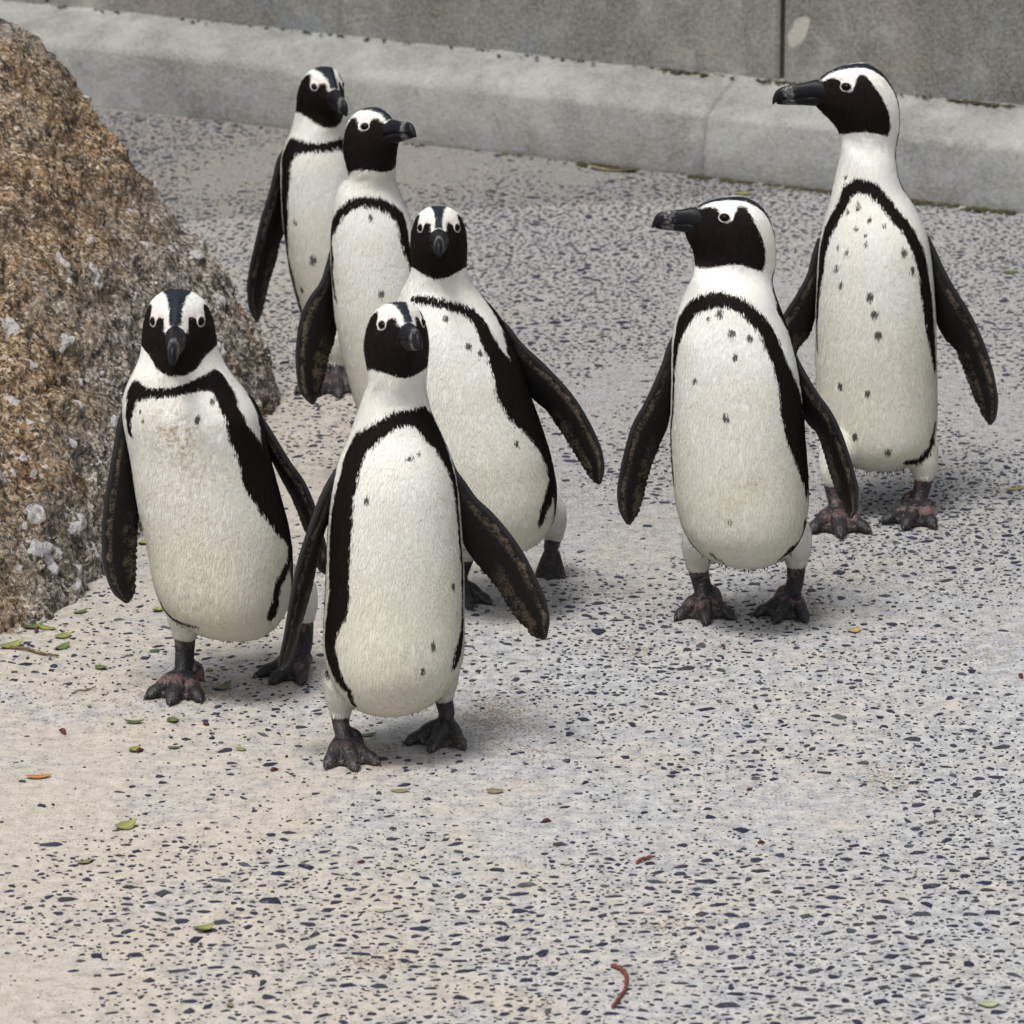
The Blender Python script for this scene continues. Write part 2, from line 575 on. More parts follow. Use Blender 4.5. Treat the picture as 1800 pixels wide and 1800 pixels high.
def mat_granite():
    t = NT('weathered_granite')
    p = t.pos()
    wp = t.n.new('ShaderNodeVectorMath')
    wp.operation = 'ADD'
    t.put(wp.inputs[0], p)
    ns = t.n.new('ShaderNodeVectorMath')
    ns.operation = 'SCALE'
    t.put(ns.inputs[0], t.noise(p, 60, 3, 0.6, 0, 'Color'))
    ns.inputs['Scale'].default_value = 0.010
    t.put(wp.inputs[1], ns.outputs[0])
    q = wp.outputs[0]
    cr, cg, cb = t.sep(t.voro(q, 215, 'F1', 'Color'))
    dr, dg, db = t.sep(t.voro(q, 460, 'F1', 'Color'))
    big = t.noise(p, 3.4, 4, 0.65, 0.5)
    med = t.noise(p, 16, 5, 0.7, 0.5)
    fine = t.noise(p, 500, 3, 0.7)
    col_a = t.ramp(cr, [(0.0, (0.030, 0.022, 0.014)), (0.14, (0.13, 0.072, 0.030)), (0.34, (0.27, 0.16, 0.070)), (0.56, (0.38, 0.25, 0.135)),
                        (0.76, (0.48, 0.37, 0.25)), (0.93, (0.62, 0.54, 0.45))], 'CONSTANT')
    col_b = t.ramp(cg, [(0.0, (0.035, 0.034, 0.030)), (0.16, (0.17, 0.145, 0.11)), (0.40, (0.33, 0.295, 0.24)), (0.68, (0.46, 0.425, 0.37)), (0.9, (0.64, 0.62, 0.60))], 'CONSTANT')
    x, y, z = t.sep(p)
    warm = t.math('ADD', t.math('MULTIPLY_ADD', big, 0.9, t.math('MULTIPLY', med, 0.35)), t.step(z, 0.0, 0.4, -0.06, 0.12))
    warm = t.math('SUBTRACT', warm, t.step(t.math('ADD', x, t.math('MULTIPLY', big, 0.25)), -0.52, -0.30, 0.0, 0.26))
    c = t.mix(t.step(warm, 0.44, 0.70), col_b, col_a)
    lich = t.math('MULTIPLY', t.step(z, 0.36, 0.52), t.step(t.noise(p, 9, 5, 0.75, 0.6), 0.46, 0.60))
    c = t.mix(t.math('MULTIPLY', lich, 0.7), c, t.mix(cb, (0.22, 0.22, 0.20), (0.52, 0.51, 0.49)))
    c = t.mix(t.step(dr, 0.5, 0.9, 0, 0.5), c, t.mix(dg, (0.02, 0.017, 0.014), (0.48, 0.39, 0.28)))
    c = t.mix(t.math('MULTIPLY', t.step(fine, 0.54, 0.7), 0.30), c, (0.03, 0.024, 0.018))
    rust = t.step(t.noise(p, 7, 5, 0.7, 1.0), 0.54, 0.68)
    c = t.mix(t.math('MULTIPLY', rust, 0.6), c, t.mix(db, (0.15, 0.075, 0.02), (0.36, 0.19, 0.06)))
    c = t.mix(t.step(t.noise(p, 11, 4, 0.7, 0.8), 0.50, 0.34, 0.0, 0.62), c, (0.045, 0.034, 0.022))
    crevice_shade = t.step(t.noise(p, 36, 5, 0.8, 0.9), 0.475, 0.41)
    c = t.mix(t.math('MULTIPLY', crevice_shade, 0.85), c, (0.016, 0.013, 0.010))  # near-black blotches paint in the shade of crevices
    c = t.mix(t.step(t.noise(p, 150, 3, 0.75), 0.50, 0.36, 0.0, 0.7), c, (0.02, 0.016, 0.011))
    c = t.mix(t.step(t.noise(p, 130, 3, 0.75, 0.5), 0.60, 0.68, 0.0, 0.6), c, (0.62, 0.57, 0.49))
    qz = t.step(t.math('ADD', t.attr('quartz'), t.math('MULTIPLY_ADD', t.noise(p, 110, 4, 0.7), 0.7, -0.35)), 0.42, 0.58)
    c = t.mix(t.math('MULTIPLY', qz, t.step(t.noise(p, 200, 3, 0.7), 0.34, 0.52, 0.25, 0.92)), c, t.mix(fine, (0.34, 0.34, 0.36), (0.68, 0.67, 0.665)))
    nb = t.bump(t.math('ADD', t.math('MULTIPLY', cb, 0.9), fine), 0.8, 0.004)
    nb = t.bump(t.noise(p, 34, 5, 0.75, 0.6), 0.6, 0.012, nb)
    return t.finish(c, 0.78, nb, 0.3)


def mat_concrete(name, lo, mid, hi, streak=0.0, blue=0.0, stain=None):
    t = NT(name)
    p = t.pos()
    n1 = t.noise(p, 3.0, 5, 0.65, 0.5)
    n2 = t.noise(p, 14, 5, 0.7, 0.3)
    n3 = t.noise(p, 130, 4, 0.7)
    c = t.ramp(t.math('MULTIPLY_ADD', n1, 0.5, t.math('MULTIPLY_ADD', n2, 0.3, t.math('MULTIPLY', n3, 0.2))), [(0.37, lo), (0.5, mid), (0.62, hi)])
    c = t.mix(t.step(t.noise(t.pos((1, 1, 0.6)), 2.2, 4, 0.7, 1.2), 0.47, 0.60, 0.0, 0.45 if streak else 0.22), c, lo)
    c = t.mix(t.step(t.noise(p, 5.0, 4, 0.7, 1.5), 0.55, 0.66, 0.0, 0.35 if streak else 0.15), c, (0.20, 0.165, 0.12))
    if streak:
        st = t.noise(t.pos((7, 7, 0.9)), 1.3, 5, 0.7, 0.4)
        c = t.mix(t.step(st, 0.50, 0.66, 0, streak), c, (0.10, 0.095, 0.085))
        st2 = t.noise(t.pos((5, 5, 2.2)), 1.9, 4, 0.6, 1.2)
        c = t.mix(t.step(st2, 0.57, 0.72, 0, 0.55), c, (0.33, 0.325, 0.30))
    if blue:
        c = t.mix(t.step(t.noise(p, 4.5, 4, 0.6, 1.0), 0.54, 0.68, 0, blue), c, (0.15, 0.18, 0.205))
    c = t.mix(t.step(t.noise(p, 7, 6, 0.75, 0.8), 0.50, 0.66, 0, 0.6), c, (0.12, 0.115, 0.10))
    c = t.mix(t.step(t.noise(p, 220, 3, 0.7), 0.35, 0.65, 0, 0.35), c, (0.42, 0.42, 0.40))
    c = t.mix(t.step(t.noise(p, 60, 3, 0.7), 0.62, 0.74, 0, 0.5), c, (0.11, 0.105, 0.09))
    if stain is not None:
        # one pale scuff of old limewash: a tilted patch with a ragged edge
        ctr, ux = stain
        x, y, z = t.sep(p)
        u = t.math('ADD', t.math('MULTIPLY', t.math('SUBTRACT', x, float(ctr[0])), float(ux[0])), t.math('MULTIPLY', t.math('SUBTRACT', y, float(ctr[1])), float(ux[1])))
        v = t.math('SUBTRACT', z, float(ctr[2]))
        a_ = t.math('MULTIPLY_ADD', u, 0.88, t.math('MULTIPLY', v, -0.47))
        b_ = t.math('MULTIPLY_ADD', u, 0.47, t.math('MULTIPLY', v, 0.88))
        q1, q2 = t.math('DIVIDE', a_, 0.0155), t.math('DIVIDE', b_, 0.034)
        rr = t.math('ADD', t.math('MULTIPLY', q1, q1), t.math('MULTIPLY', q2, q2))
        rr = t.math('ADD', rr, t.math('MULTIPLY_ADD', t.noise(p, 55, 4, 0.7), 1.6, -0.8))
        c = t.mix(t.step(rr, 1.05, 0.65, 0.0, 0.85), c, t.mix(n3, (0.36, 0.34, 0.30), (0.52, 0.50, 0.45)))
    nb = t.bump(t.math('ADD', n3, n2), 0.5, 0.004)
    return t.finish(c, 0.9, nb, 0.2)


def mat_leaf(name, a, b):
    t = NT(name)
    p = t.coord('Object')
    n = t.noise(p, 160, 3, 0.6)
    c = t.mix(n, a, b)
    v = t.attr('vein')
    c = t.mix(t.math('MULTIPLY', v, 0.5), c, tuple(min(1, k * 1.7) for k in b))
    return t.finish(c, 0.45, t.bump(n, 0.3, 0.0008), 0.4)


_k0, _k1 = gp(170, 190), gp(1800, 375)
_ku = (_k1 - _k0) / np.linalg.norm(_k1 - _k0)
_kn = np.array([_ku[1], -_ku[0], 0.0])
_ray = ray(1404, 55)
_st = CAM + _ray * (((_k0 - _kn * 0.135 - CAM) @ _kn) / (_ray @ _kn))
STAIN = (_st, _ku)

M = dict(
    ground=mat_ground(), stone=mat_stone(), flipper=mat_flipper(),
    foot_pink=mat_foot('foot_skin_pink_blotched', 0.4), foot_dark=mat_foot('foot_skin_dark', 0.12),
    beak=mat_beak(),
    eye=mat_simple('eye_dark', (0.004, 0.003, 0.0025), 0.08, 0.12, 0.2, 60, 0.0),
    lid=mat_simple('eye_ring_skin', (0.48, 0.42, 0.41), 0.5, 0.3, 0.12, 300, 0.2),
    claw=mat_simple('claw_horn', (0.018, 0.018, 0.02), 0.35, 0.5, 0.3, 200, 0.2),
    tail=mat_simple('tail_feathers', (0.012, 0.010, 0.009), 0.6, 0.25, 0.4, 200, 0.4),
    fringe=mat_simple('fringe_feathers', (0.035, 0.028, 0.02), 0.8, 0.1, 0.6, 120, 0.2),
    granite=mat_granite(),
    kerb=mat_concrete('kerb_concrete', (0.105, 0.105, 0.096), (0.225, 0.227, 0.215), (0.35, 0.352, 0.335)),
    wall=mat_concrete('wall_concrete', (0.070, 0.066, 0.058), (0.17, 0.163, 0.146), (0.33, 0.318, 0.29), 0.7, 0.7, STAIN),
    dirt=mat_simple('moss_and_dirt', (0.060, 0.055, 0.028), 0.95, 0.1, 0.7, 60, 0.5),
    sand=mat_simple('loose_sand', (0.36, 0.30, 0.225), 0.9, 0.2, 0.35, 400, 0.4),
    leaf_green=mat_leaf('leaf_green', (0.045, 0.075, 0.018), (0.105, 0.145, 0.036)),
    leaf_lime=mat_leaf('leaf_yellow_green', (0.12, 0.14, 0.032), (0.23, 0.235, 0.075)),
    leaf_dark=mat_leaf('leaf_dark_green', (0.030, 0.055, 0.022), (0.07, 0.10, 0.04)),
    leaf_olive=mat_leaf('leaf_olive', (0.11, 0.10, 0.045), (0.21, 0.18, 0.09)),
    leaf_orange=mat_leaf('leaf_orange', (0.28, 0.105, 0.025), (0.40, 0.19, 0.065)),
    leaf_yellow=mat_leaf('leaf_yellow', (0.28, 0.17, 0.045), (0.40, 0.28, 0.10)),
    leaf_pale=mat_leaf('leaf_pale', (0.24, 0.265, 0.16), (0.33, 0.345, 0.22)),
    seed=mat_simple('seed_dark_red', (0.075, 0.016, 0.012), 0.6, 0.3, 0.5, 200, 0.4),
    twig=mat_simple('twig_red_brown', (0.15, 0.040, 0.028), 0.65, 0.3, 0.5, 160, 0.5),
    twig_brown=mat_simple('twig_brown', (0.13, 0.085, 0.045), 0.8, 0.2, 0.5, 100, 0.5),
)

# ================================================================== THE SETTING
def build_ground():
    def axis(lo, hi, step, far_lo, far_hi):
        a = np.arange(lo, hi + step / 2, step)
        g = 0.02 * 1.5 ** np.arange(1, 22)
        left = lo - np.cumsum(g)
        right = hi + np.cumsum(g)
        return np.concatenate([left[left > far_lo][::-1], a, right[right < far_hi]])
    xs = axis(-1.15, 1.15, 0.0095, -90, 90)
    ys = axis(5.2, 9.9, 0.0115, -40, 150)
    X, Y = np.meshgrid(xs, ys)
    Z = ground_z(X, Y)
    edge = np.clip((np.abs(X) - 1.4) / 0.5, 0, 1) + np.clip((np.abs(Y - 7.5) - 2.8) / 0.5, 0, 1)
    Z = np.where(edge > 0, Z * np.clip(1 - edge, 0, 1), Z)
    V = np.stack([X, Y, Z], -1).reshape(-1, 3)
    o = link('ground', mesh_from('ground', V, grid_faces(len(ys), len(xs), False)[:, ::1], M['ground']))
    tag(o, 'pale sandy concrete ground with dark stone chips showing through', kind='structure')
    return o


GROUND = build_ground()


# --- stone chips set in the concrete: the largest in view one by one, the rest joined
def stone_variant(rng, m):
    th = np.linspace(0, 2 * math.pi, m, endpoint=False) + rng.uniform(-0.34, 0.34, m)
    r = rng.uniform(0.45, 1.2, m)
    base = np.stack([np.cos(th) * r, np.sin(th) * r], -1)
    if rng.random() < 0.5:
        base = np.maximum(base, [-0.75, -0.8])
    if m == 7:
        V = np.concatenate([np.c_[base * 1.02, np.full(m, -1.0)], np.c_[base * 0.93, rng.uniform(0.7, 1.0, m)], [[0, 0, 0.95]]])
        return V, np.array([t for j in range(m) for t in ((j, (j + 1) % m, m + (j + 1) % m), (j, m + (j + 1) % m, m + j), (m + j, m + (j + 1) % m, 2 * m))])
    V = np.concatenate([np.c_[base * 1.02, np.full(m, -1.0)], np.c_[base, np.full(m, 0.25)],
                        np.c_[base * 0.80 + rng.uniform(-.04, .04, (m, 2)), rng.uniform(0.75, 1.0, m)], [[0, 0, 0.95]]])
    F = []
    for j in range(m):
        k = (j + 1) % m
        F += [(j, k, m + k), (j, m + k, m + j), (m + j, m + k, 2 * m + k), (m + j, 2 * m + k, 2 * m + j), (2 * m + j, 2 * m + k, 3 * m)]
    return V, np.array(F)


def scatter_stones():
    rng = np.random.default_rng(11)
    N = 290000
    py = 1830 - (1830 - 235) * rng.random(N) ** 1.0
    # uniform over the ground: pick by area
    y = rng.uniform(4.75, 9.98, N)
    half = 0.0895 * (y / math.cos(TILT) * 1.0) + 0.36
    x = rng.uniform(-1, 1, N) * half.max()
    ok = np.abs(x) < half
    size_ = np.clip(0.0027 * np.exp(rng.normal(0, 0.52, N)), 0.0013, 0.0122)
    P = np.stack([x, y, np.zeros(N)], -1)
    dn = 0.5 + 0.5 * fbm(P * [1, 0.6, 1], 3.0, 3, 21)
    left = np.clip((0.15 - x) / 0.7, 0, 1)
    near = np.clip((6.0 - y) / 0.12, 0, 1)
    dens = 0.36 + 1.3 * (dn - 0.5)
    dens = dens * (1 - 0.62 * left * np.clip((y - 5.9) / 0.3, 0, 1) * np.clip((8.0 - y) / 0.6, 0, 1)) * (1 + 0.55 * near)
    dens = dens * (1 + 0.9 * np.clip((y - 6.6) / 0.8, 0, 1))
    dens = np.where((np.abs(y - 6.12) < 0.10) & (x < 0.2), dens * 0.55, dens)
    out = (np.abs(x) > half - 0.30) | (y < 5.30)
    ok &= ~out | (size_ > 0.0036)
    k0, k1 = gp(170, 190), gp(1800, 375)
    ok &= y < k0[1] + (x - k0[0]) * (k1[1] - k0[1]) / (k1[0] - k0[0]) - 0.012
    ok &= rng.random(N) < np.clip(dens * np.where(size_ < .0020, .6, 1.0), 0.02, 1.0)
    u = rng.random(N)
    size = size_        # half length in metres
    size = size * (1 + 0.12 * near)
    x, y, size = x[ok], y[ok], size[ok]
    order = np.argsort(-size)
    x, y, size = x[order], y[order], size[order]
    cell, keep = {}, []
    for i in range(len(x)):
        c = (int(x[i] / 0.03), int(y[i] / 0.03))
        good = True
        for a in (-1, 0, 1):
            for b in (-1, 0, 1):
                for (qx, qy, qs) in cell.get((c[0] + a, c[1] + b), ()):
                    if (qx - x[i]) ** 2 + (qy - y[i]) ** 2 < ((qs + size[i]) * 0.95) ** 2:
                        good = False
                        break
                if not good: break
            if not good: break
        if good:
            keep.append(i)
            cell.setdefault(c, []).append((x[i], y[i], size[i]))
    keep = np.array(keep)
    x, y, size = x[keep], y[keep], size[keep]
    n = len(x)
    asp = rng.uniform(0.34, 0.95, n)
    near = y < 6.0
    rot = np.where(near | (rng.random(n) < 0.35), rng.normal(0.16, 0.55, n), rng.uniform(0, math.pi, n))
    asp = np.where(near, asp * 0.9, asp)
    z = ground_z(x, y)
    big = [stone_variant(rng, 8) for _ in range(14)]
    small = [stone_variant(rng, 7) for _ in range(12)]
    app = size / y
    pr = proj(np.stack([x, y, z], -1))
    inv = (pr[:, 0] > 8) & (pr[:, 0] < 1792) & (pr[:, 1] > 420) & (pr[:, 1] < 1790)
    hid = np.zeros(n, bool)
    for (x0, x1, y0, y1) in ((560, 830, 520, 1330), (240, 520, 520, 1200), (1180, 1430, 350, 1080), (1430, 1650, 120, 900), (0, 470, 0, 1010), (580, 980, 400, 980)):
        hid |= (pr[:, 0] > x0) & (pr[:, 0] < x1) & (pr[:, 1] > y0) & (pr[:, 1] < y1)
    idx = np.where(inv & ~hid)[0]
    top = set(idx[np.argsort(-app[idx])][:300].tolist())
    meshes = [mesh_from('stone', V * [1, 1, 1], [tuple(f) for f in F], M['stone'], False) for V, F in big]
    Vs, Fs, o = [], [], 0
    for i in range(n):
        h = 0.0007 + 0.10 * size[i]
        if i in top:
            ob = link('stone', meshes[i % len(meshes)], GROUND, (x[i], y[i], z[i]))
            ob.rotation_euler = (0, 0, rot[i])
            ob.scale = (size[i], size[i] * asp[i], h)
            continue
        V, F = big[i % 14] if size[i] > 0.0052 else small[i % 12]
        c, s = math.cos(rot[i]), math.sin(rot[i])
        W = V * [size[i], size[i] * asp[i], h]
        Vs.append(np.stack([W[:, 0] * c - W[:, 1] * s + x[i], W[:, 0] * s + W[:, 1] * c + y[i], W[:, 2] + z[i]], -1))
        Fs.append(F + o)
        o += len(V)
    ob = link('stone', mesh_from('stones', np.concatenate(Vs), np.concatenate(Fs), M['stone'], False), GROUND)
    tag(ob, kind='stuff')


scatter_stones()


# --- kerb and wall behind
K0, K1 = gp(170, 190), gp(1800, 375)
KU = (K1 - K0) / np.linalg.norm(K1 - K0)
KN = np.array([KU[1], -KU[0], 0.0])                 # towards the camera
if KN[1] > 0: KN = -KN


def kerb_s(px, py=None, off=0.0, z=0.0):
    """distance along the kerb of the ray through a pixel column, met with the plane `off` behind the kerb face"""
    base = K0 - KN * off
    d = ray(px, 300 if py is None else py)
    k = ((base - CAM) @ KN) / (d @ KN)
    return float((CAM + d * k - K0) @ KU)


KERB_H, KERB_D, KERB_R = 0.112, 0.135, 0.036


def build_kerb():
    root = bpy.data.objects.new('kerb', None)
    COL.objects.link(root)
    root.location = K0
    tag(root, 'low grey concrete kerb with a sloping top along the wall', kind='structure')
    cuts = [-6.0, -3.2, -1.6, -0.75] + [kerb_s(p) for p in (1237,)] + [2.35, 4.2, 6.0]
    prof = np.array([(0.006, -0.03), (0.0, 0.012), (0.003, 0.05), (0.008, KERB_H - 0.014), (0.011, KERB_H - 0.005), (0.022, KERB_H + 0.001),
                     (KERB_D * 0.5, KERB_H + KERB_R * 0.55), (KERB_D, KERB_H + KERB_R), (KERB_D + 0.04, KERB_H + KERB_R + 0.002), (KERB_D + 0.04, -0.03)])
    for a, b in zip(cuts[:-1], cuts[1:]):
        g = 0.0002
        ns = max(8, int((b - a) / 0.012))
        s = np.linspace(a + g, b - g, min(ns, 140))
        rs = np.concatenate([[a + g + 0.0], s, [b - g]])
        P = []
        dz = random.uniform(-0.003, 0.003)
        dd = random.uniform(-0.003, 0.003)
        for i, q in enumerate(rs):
            sh = 0.992 if i in (0, len(rs) - 1) else 1.0
            P.append(KU * q - KN * ((prof[:, 0] + dd) * 1.0)[:, None] + np.array([0, 0, 1.0]) * ((prof[:, 1] * sh + dz)[:, None]))
        P = np.array(P)
        n = fbm(P + K0, 6.0, 4, 5)
        w = np.array([0, .5, 1, 1, 1, 1, 1, .6, 0, 0])
        n2 = fbm(P + K0, 28.0, 3, 15)
        P = P + KN * ((n * 0.005 + n2 * .002) * w)[..., None] + np.array([0, 0, 1.0]) * ((n * 0.004 + n2 * .002) * w)[..., None]
        V, F = closed_loft(P)
        link('kerb_block', mesh_from('kerb_block', V, F, M['kerb'], True), root)
    return root


def build_wall():
    root = bpy.data.objects.new('concrete_wall', None)
    COL.objects.link(root)
    root.location = K0 - KN * KERB_D
    tag(root, 'stained grey concrete panel wall standing behind the kerb', 'wall')
    j = kerb_s(1372, 100, KERB_D)
    wid = 1.45
    th, top = 0.12, 1.7
    for k in range(-4, 4):
        a, b = j + k * wid + 0.0045, j + (k + 1) * wid - 0.0045
        bev = 0.006
        out = []
        ss = np.concatenate([[a, a + bev], np.linspace(a + 0.05, b - 0.05, 30), [b - bev, b]])
        prof = np.concatenate([np.array([(th, 0.0), (0, 0.0)]), np.c_[np.zeros(16), np.linspace(0.02, top - bev, 16)], np.array([(bev, top), (th, top)])])
        for i, q in enumerate(ss):
            back = bev if i in (0, len(ss) - 1) else 0.0
            pr = prof.copy()
            pr[1:-2, 0] += back
            out.append(KU * q - KN * pr[:, :1] + np.array([0, 0, 1.0]) * pr[:, 1:])
        P = np.array(out)
        nz = fbm(P + K0, 3.0, 3, 31)
        m = np.ones(len(prof))
        m[0] = m[-1] = 0
        P = P + KN * (nz * 0.0012 * m)[..., None]
        V, F = closed_loft(P)
        pan = link('wall_panel', mesh_from('wall_panel', V, F, M['wall'], False), root)
    return root


build_kerb()
build_wall()


def blobs(name, spots, mat, rng, flat=0.6):
    """many tiny irregular lumps as one mesh; spots: (xyz, radius)"""
    oct_v = np.array([(1, 0, 0), (0, 1, 0), (-1, 0, 0), (0, -1, 0), (0, 0, 1), (0, 0, -1)], float)
    oct_f = np.array([(0, 1, 4), (1, 2, 4), (2, 3, 4), (3, 0, 4), (1, 0, 5), (2, 1, 5), (3, 2, 5), (0, 3, 5)])
    n = len(spots)
    C = np.array([s[0] for s in spots])
    r = np.array([s[1] for s in spots])
    a = rng.uniform(0, math.pi, n)
    W = oct_v[None] * rng.uniform(0.6, 1.3, (n, 6, 3)) * r[:, None, None]
    W[..., 2] *= flat
    c, s = np.cos(a)[:, None], np.sin(a)[:, None]
    W = np.stack([W[..., 0] * c - W[..., 1] * s, W[..., 0] * s + W[..., 1] * c, W[..., 2]], -1) + C[:, None]
    F = (oct_f[None] + (np.arange(n) * 6)[:, None, None]).reshape(-1, 3)
    return link(name, mesh_from(name, W.reshape(-1, 3), F, mat, True))


def build_dirt():
    rng = np.random.default_rng(23)
    sp = []
    def strip(px0, px1, n, w, rad, where):
        for _ in range(n):
            px = rng.uniform(px0, px1)
            if where == 'base':
                s = kerb_s(px)
                p = K0 + KU * s + KN * abs(rng.normal(0, w))
                p[2] = 0.001
            else:
                s = kerb_s(px, 120, KERB_D)
                p = K0 + KU * s - KN * (KERB_D - abs(rng.normal(0, w)) - 0.004)
                p[2] = KERB_H + KERB_R * 0.95
            sp.append((p, rad * rng.uniform(0.5, 1.5)))
    for a, b, n in ((1215, 1260, 40), (1270, 1330, 80), (1345, 1375, 50), (1385, 1480, 130), (880, 925, 60), (1020, 1130, 70), (1590, 1630, 60), (1630, 1690, 50), (1700, 1790, 70), (300, 1800, 80)):
        strip(a, b, n, 0.012, 0.0042, 'base')
    for a, b, n in ((100, 1800, 130), (1340, 1480, 70), (1160, 1250, 60), (1680, 1790, 90)):
        strip(a, b, n, 0.008, 0.0038, 'top')
    # soil packed in the slab joint that runs to the kerb
    line = [(960, 363), (1100, 357), (1200, 350), (1330, 345), (1470, 341)]
    for _ in range(180):
        px = rng.uniform(1040, 1475)
        py = np.interp(px, [a for a, b in line], [b for a, b in line])
        p = gp(px, py) + np.array([0, rng.normal(0, 0.006), 0])
        sp.append((p, 0.003 * rng.uniform(0.5, 1.4)))
    o = blobs('moss', sp, M['dirt'], rng, 0.5)
    tag(o, 'dark moss and dirt gathered in the joints of the kerb and wall', kind='stuff')
    sp = []
    for px, py, rx, ry, n in ((880, 1262, 55, 42, 480), (1565, 1370, 62, 34, 260), (660, 1690, 60, 18, 160), (1420, 1066, 40, 20, 180), (1740, 1140, 40, 30, 120),
                              (1120, 1144, 40, 10, 100), (1530, 1000, 120, 45, 240), (620, 760, 80, 60, 200), (640, 1330, 90, 30, 180), (200, 1230, 200, 60, 380), (330, 1220, 110, 22, 220),
                              (1190, 1630, 90, 20, 160), (1290, 1080, 80, 20, 140), (940, 1320, 90, 30, 160), (1330, 1460, 400, 300, 240), (400, 1500, 400, 260, 300)):
        for _ in range(n):
            p = gp(px + rng.normal(0, rx * 0.55), py + rng.normal(0, ry * 0.55))
            p[2] = ground_z(p[0], p[1]) + 0.0004
            sp.append((p, rng.uniform(0.0007, 0.0021)))
    o = blobs('sand', sp, M['sand'], rng, 0.7)
    tag(o, 'grains and crumbs of loose sand on the concrete', kind='stuff')


build_dirt()


# --- boulder on the left
def build_boulder():
    rng = np.random.default_rng(41)
    rid = [(500, 700, 7.91), (474, 628, 7.90), (440, 552, 7.92), (396, 470, 7.95), (330, 392, 8.0), (243, 300, 8.0), (172, 205, 8.05), (118, 130, 8.1), (62, 66, 8.1), (0, 16, 8.1), (-160, -60, 8.1), (-420, -130, 8.0)]
    bas = [(500, 702), (474, 735), (440, 775), (388, 835), (322, 895), (252, 955), (197, 1008), (150, 1052), (90, 1094), (0, 1132), (-170, 1185), (-420, 1260)]
    Rg = np.array([at(*p) for p in rid])
    Fb = np.array([gp(*p) for p in bas])
    Fb[:, 2] = -0.02
    Bb = Rg.copy()
    Bb[:, 1] = Rg[:, 1] + 0.10 + 0.75 * np.linspace(0, 1, len(rid))
    Bb[:, 0] -= 0.35 * np.linspace(0, 1, len(rid))
    Bb[:, 2] = -0.02
    nu, nv = 400, 350
    k = np.linspace(0, 1, len(rid))
    u = np.linspace(0, 1, nu) ** 1.05
    I = lambda A: np.stack([smooth_interp(u, k, A[:, i]) for i in range(3)], -1)
    F_, R_, B_ = I(Fb), I(Rg), I(Bb)
    v = np.linspace(0, 1, nv)
    s1 = np.clip(v / 0.72, 0, 1)[None, :, None]
    s2 = np.clip((v - 0.72) / 0.28, 0, 1)[None, :, None]
    P = F_[:, None] * (1 - s1) + R_[:, None] * s1
    P = np.where(s2 > 0, R_[:, None] * (1 - s2) + B_[:, None] * s2, P)
    h = (R_[:, 2] + 0.02)[:, None, None]
    P = P + np.array([0.25, -0.75, 0.45]) * (np.sin(math.pi * s1 ** 0.85) * (s2 <= 0) * 0.17 * h)
    P = P + np.array([0.0, 0.8, 0.35]) * (np.sin(math.pi * s2) * 0.2 * h)
    du = np.gradient(P, axis=0)
    dv = np.gradient(P, axis=1)
    N = np.cross(dv, du)
    N /= np.linalg.norm(N, axis=-1, keepdims=True) + 1e-9
    if N[nu // 2, nv // 3] @ np.array([0, -1, 0.5]) < 0: N = -N
    D = 0.009 * fbm(P, 3.5, 3, 2) + 0.006 * fbm(P, 14, 3, 4)
    D = D + 0.0050 * fbm(P, 38, 2, 6) + 0.0030 * vnoise(P, 120, 9) + 0.0018 * vnoise(P, 260, 12)
    D = D - 0.009 * np.clip(1 - np.abs(fbm(P * [1, 1, 0.7], 5.5, 3, 61)) * 9, 0, 1) + 0.004 * np.round(fbm(P, 9, 2, 63) * 2.0) / 2.0
    pit = np.clip(vnoise(P, 26, 15) - 0.25, 0, 1)
    D = D - 0.016 * pit
    fade = np.clip(np.minimum(u * 8, 1), 0, 1)[:, None]
    D = D * (0.35 + 0.65 * fade)
    # quartz lumps
    px = proj(P)
    qz = np.zeros(P.shape[:2])
    spots = [(160, 492, 24), (105, 468, 16), (383, 527, 18), (112, 603, 16), (140, 905, 26), (128, 930, 22), (80, 975, 36), (5, 830, 16), (140, 720, 22), (200, 745, 16),
             (390, 610, 20), (420, 600, 16), (60, 640, 14), (135, 1010, 26), (60, 900, 18), (300, 440, 16), (255, 430, 20), (20, 560, 16), (165, 960, 22), (25, 700, 14), (220, 560, 16), (350, 450, 14)]
    for _ in range(95):
        spots.append((rng.uniform(-60, 470), rng.uniform(60, 1080), rng.uniform(4, 10)))
    front = (v <= 0.73)[None, :] & np.ones((nu, 1), bool)
    for (sx, sy, sr) in spots:
        d2 = np.where(front, (px[..., 0] - sx) ** 2 + (px[..., 1] - sy) ** 2, 1e9)
        i, j = np.unravel_index(np.argmin(d2), d2.shape)
        if d2[i, j] > 900: continue
        i0, i1, j0, j1 = max(0, i - 45), i + 45, max(0, j - 45), j + 45
        sub = P[i0:i1, j0:j1]
        r = sr / 1290.0
        st = np.array([rng.uniform(0.8, 1.3), 1, rng.uniform(0.8, 1.3)])
        d = np.linalg.norm((sub - P[i, j]) * st, axis=-1) / r + 0.75 * vnoise(sub, 75, 77)
        qz[i0:i1, j0:j1] = np.maximum(qz[i0:i1, j0:j1], np.clip(1.25 - d, 0, 1))
    D = D + 0.0055 * np.clip(qz, 0, 0.8) + 0.003 * qz * vnoise(P, 150, 31)
    W = P + N * D[..., None]
    o_ = W[0].mean(0)
    me = mesh_from('boulder', (W - o_ * [1, 1, 0]).reshape(-1, 3), grid_faces(nu, nv, False), M['granite'], True, {'quartz': qz.reshape(-1)})
    o = link('boulder', me, None, (o_[0], o_[1], 0))
    tag(o, 'large rough brown granite boulder with pale quartz lumps beside the penguins', 'rock')


build_boulder()

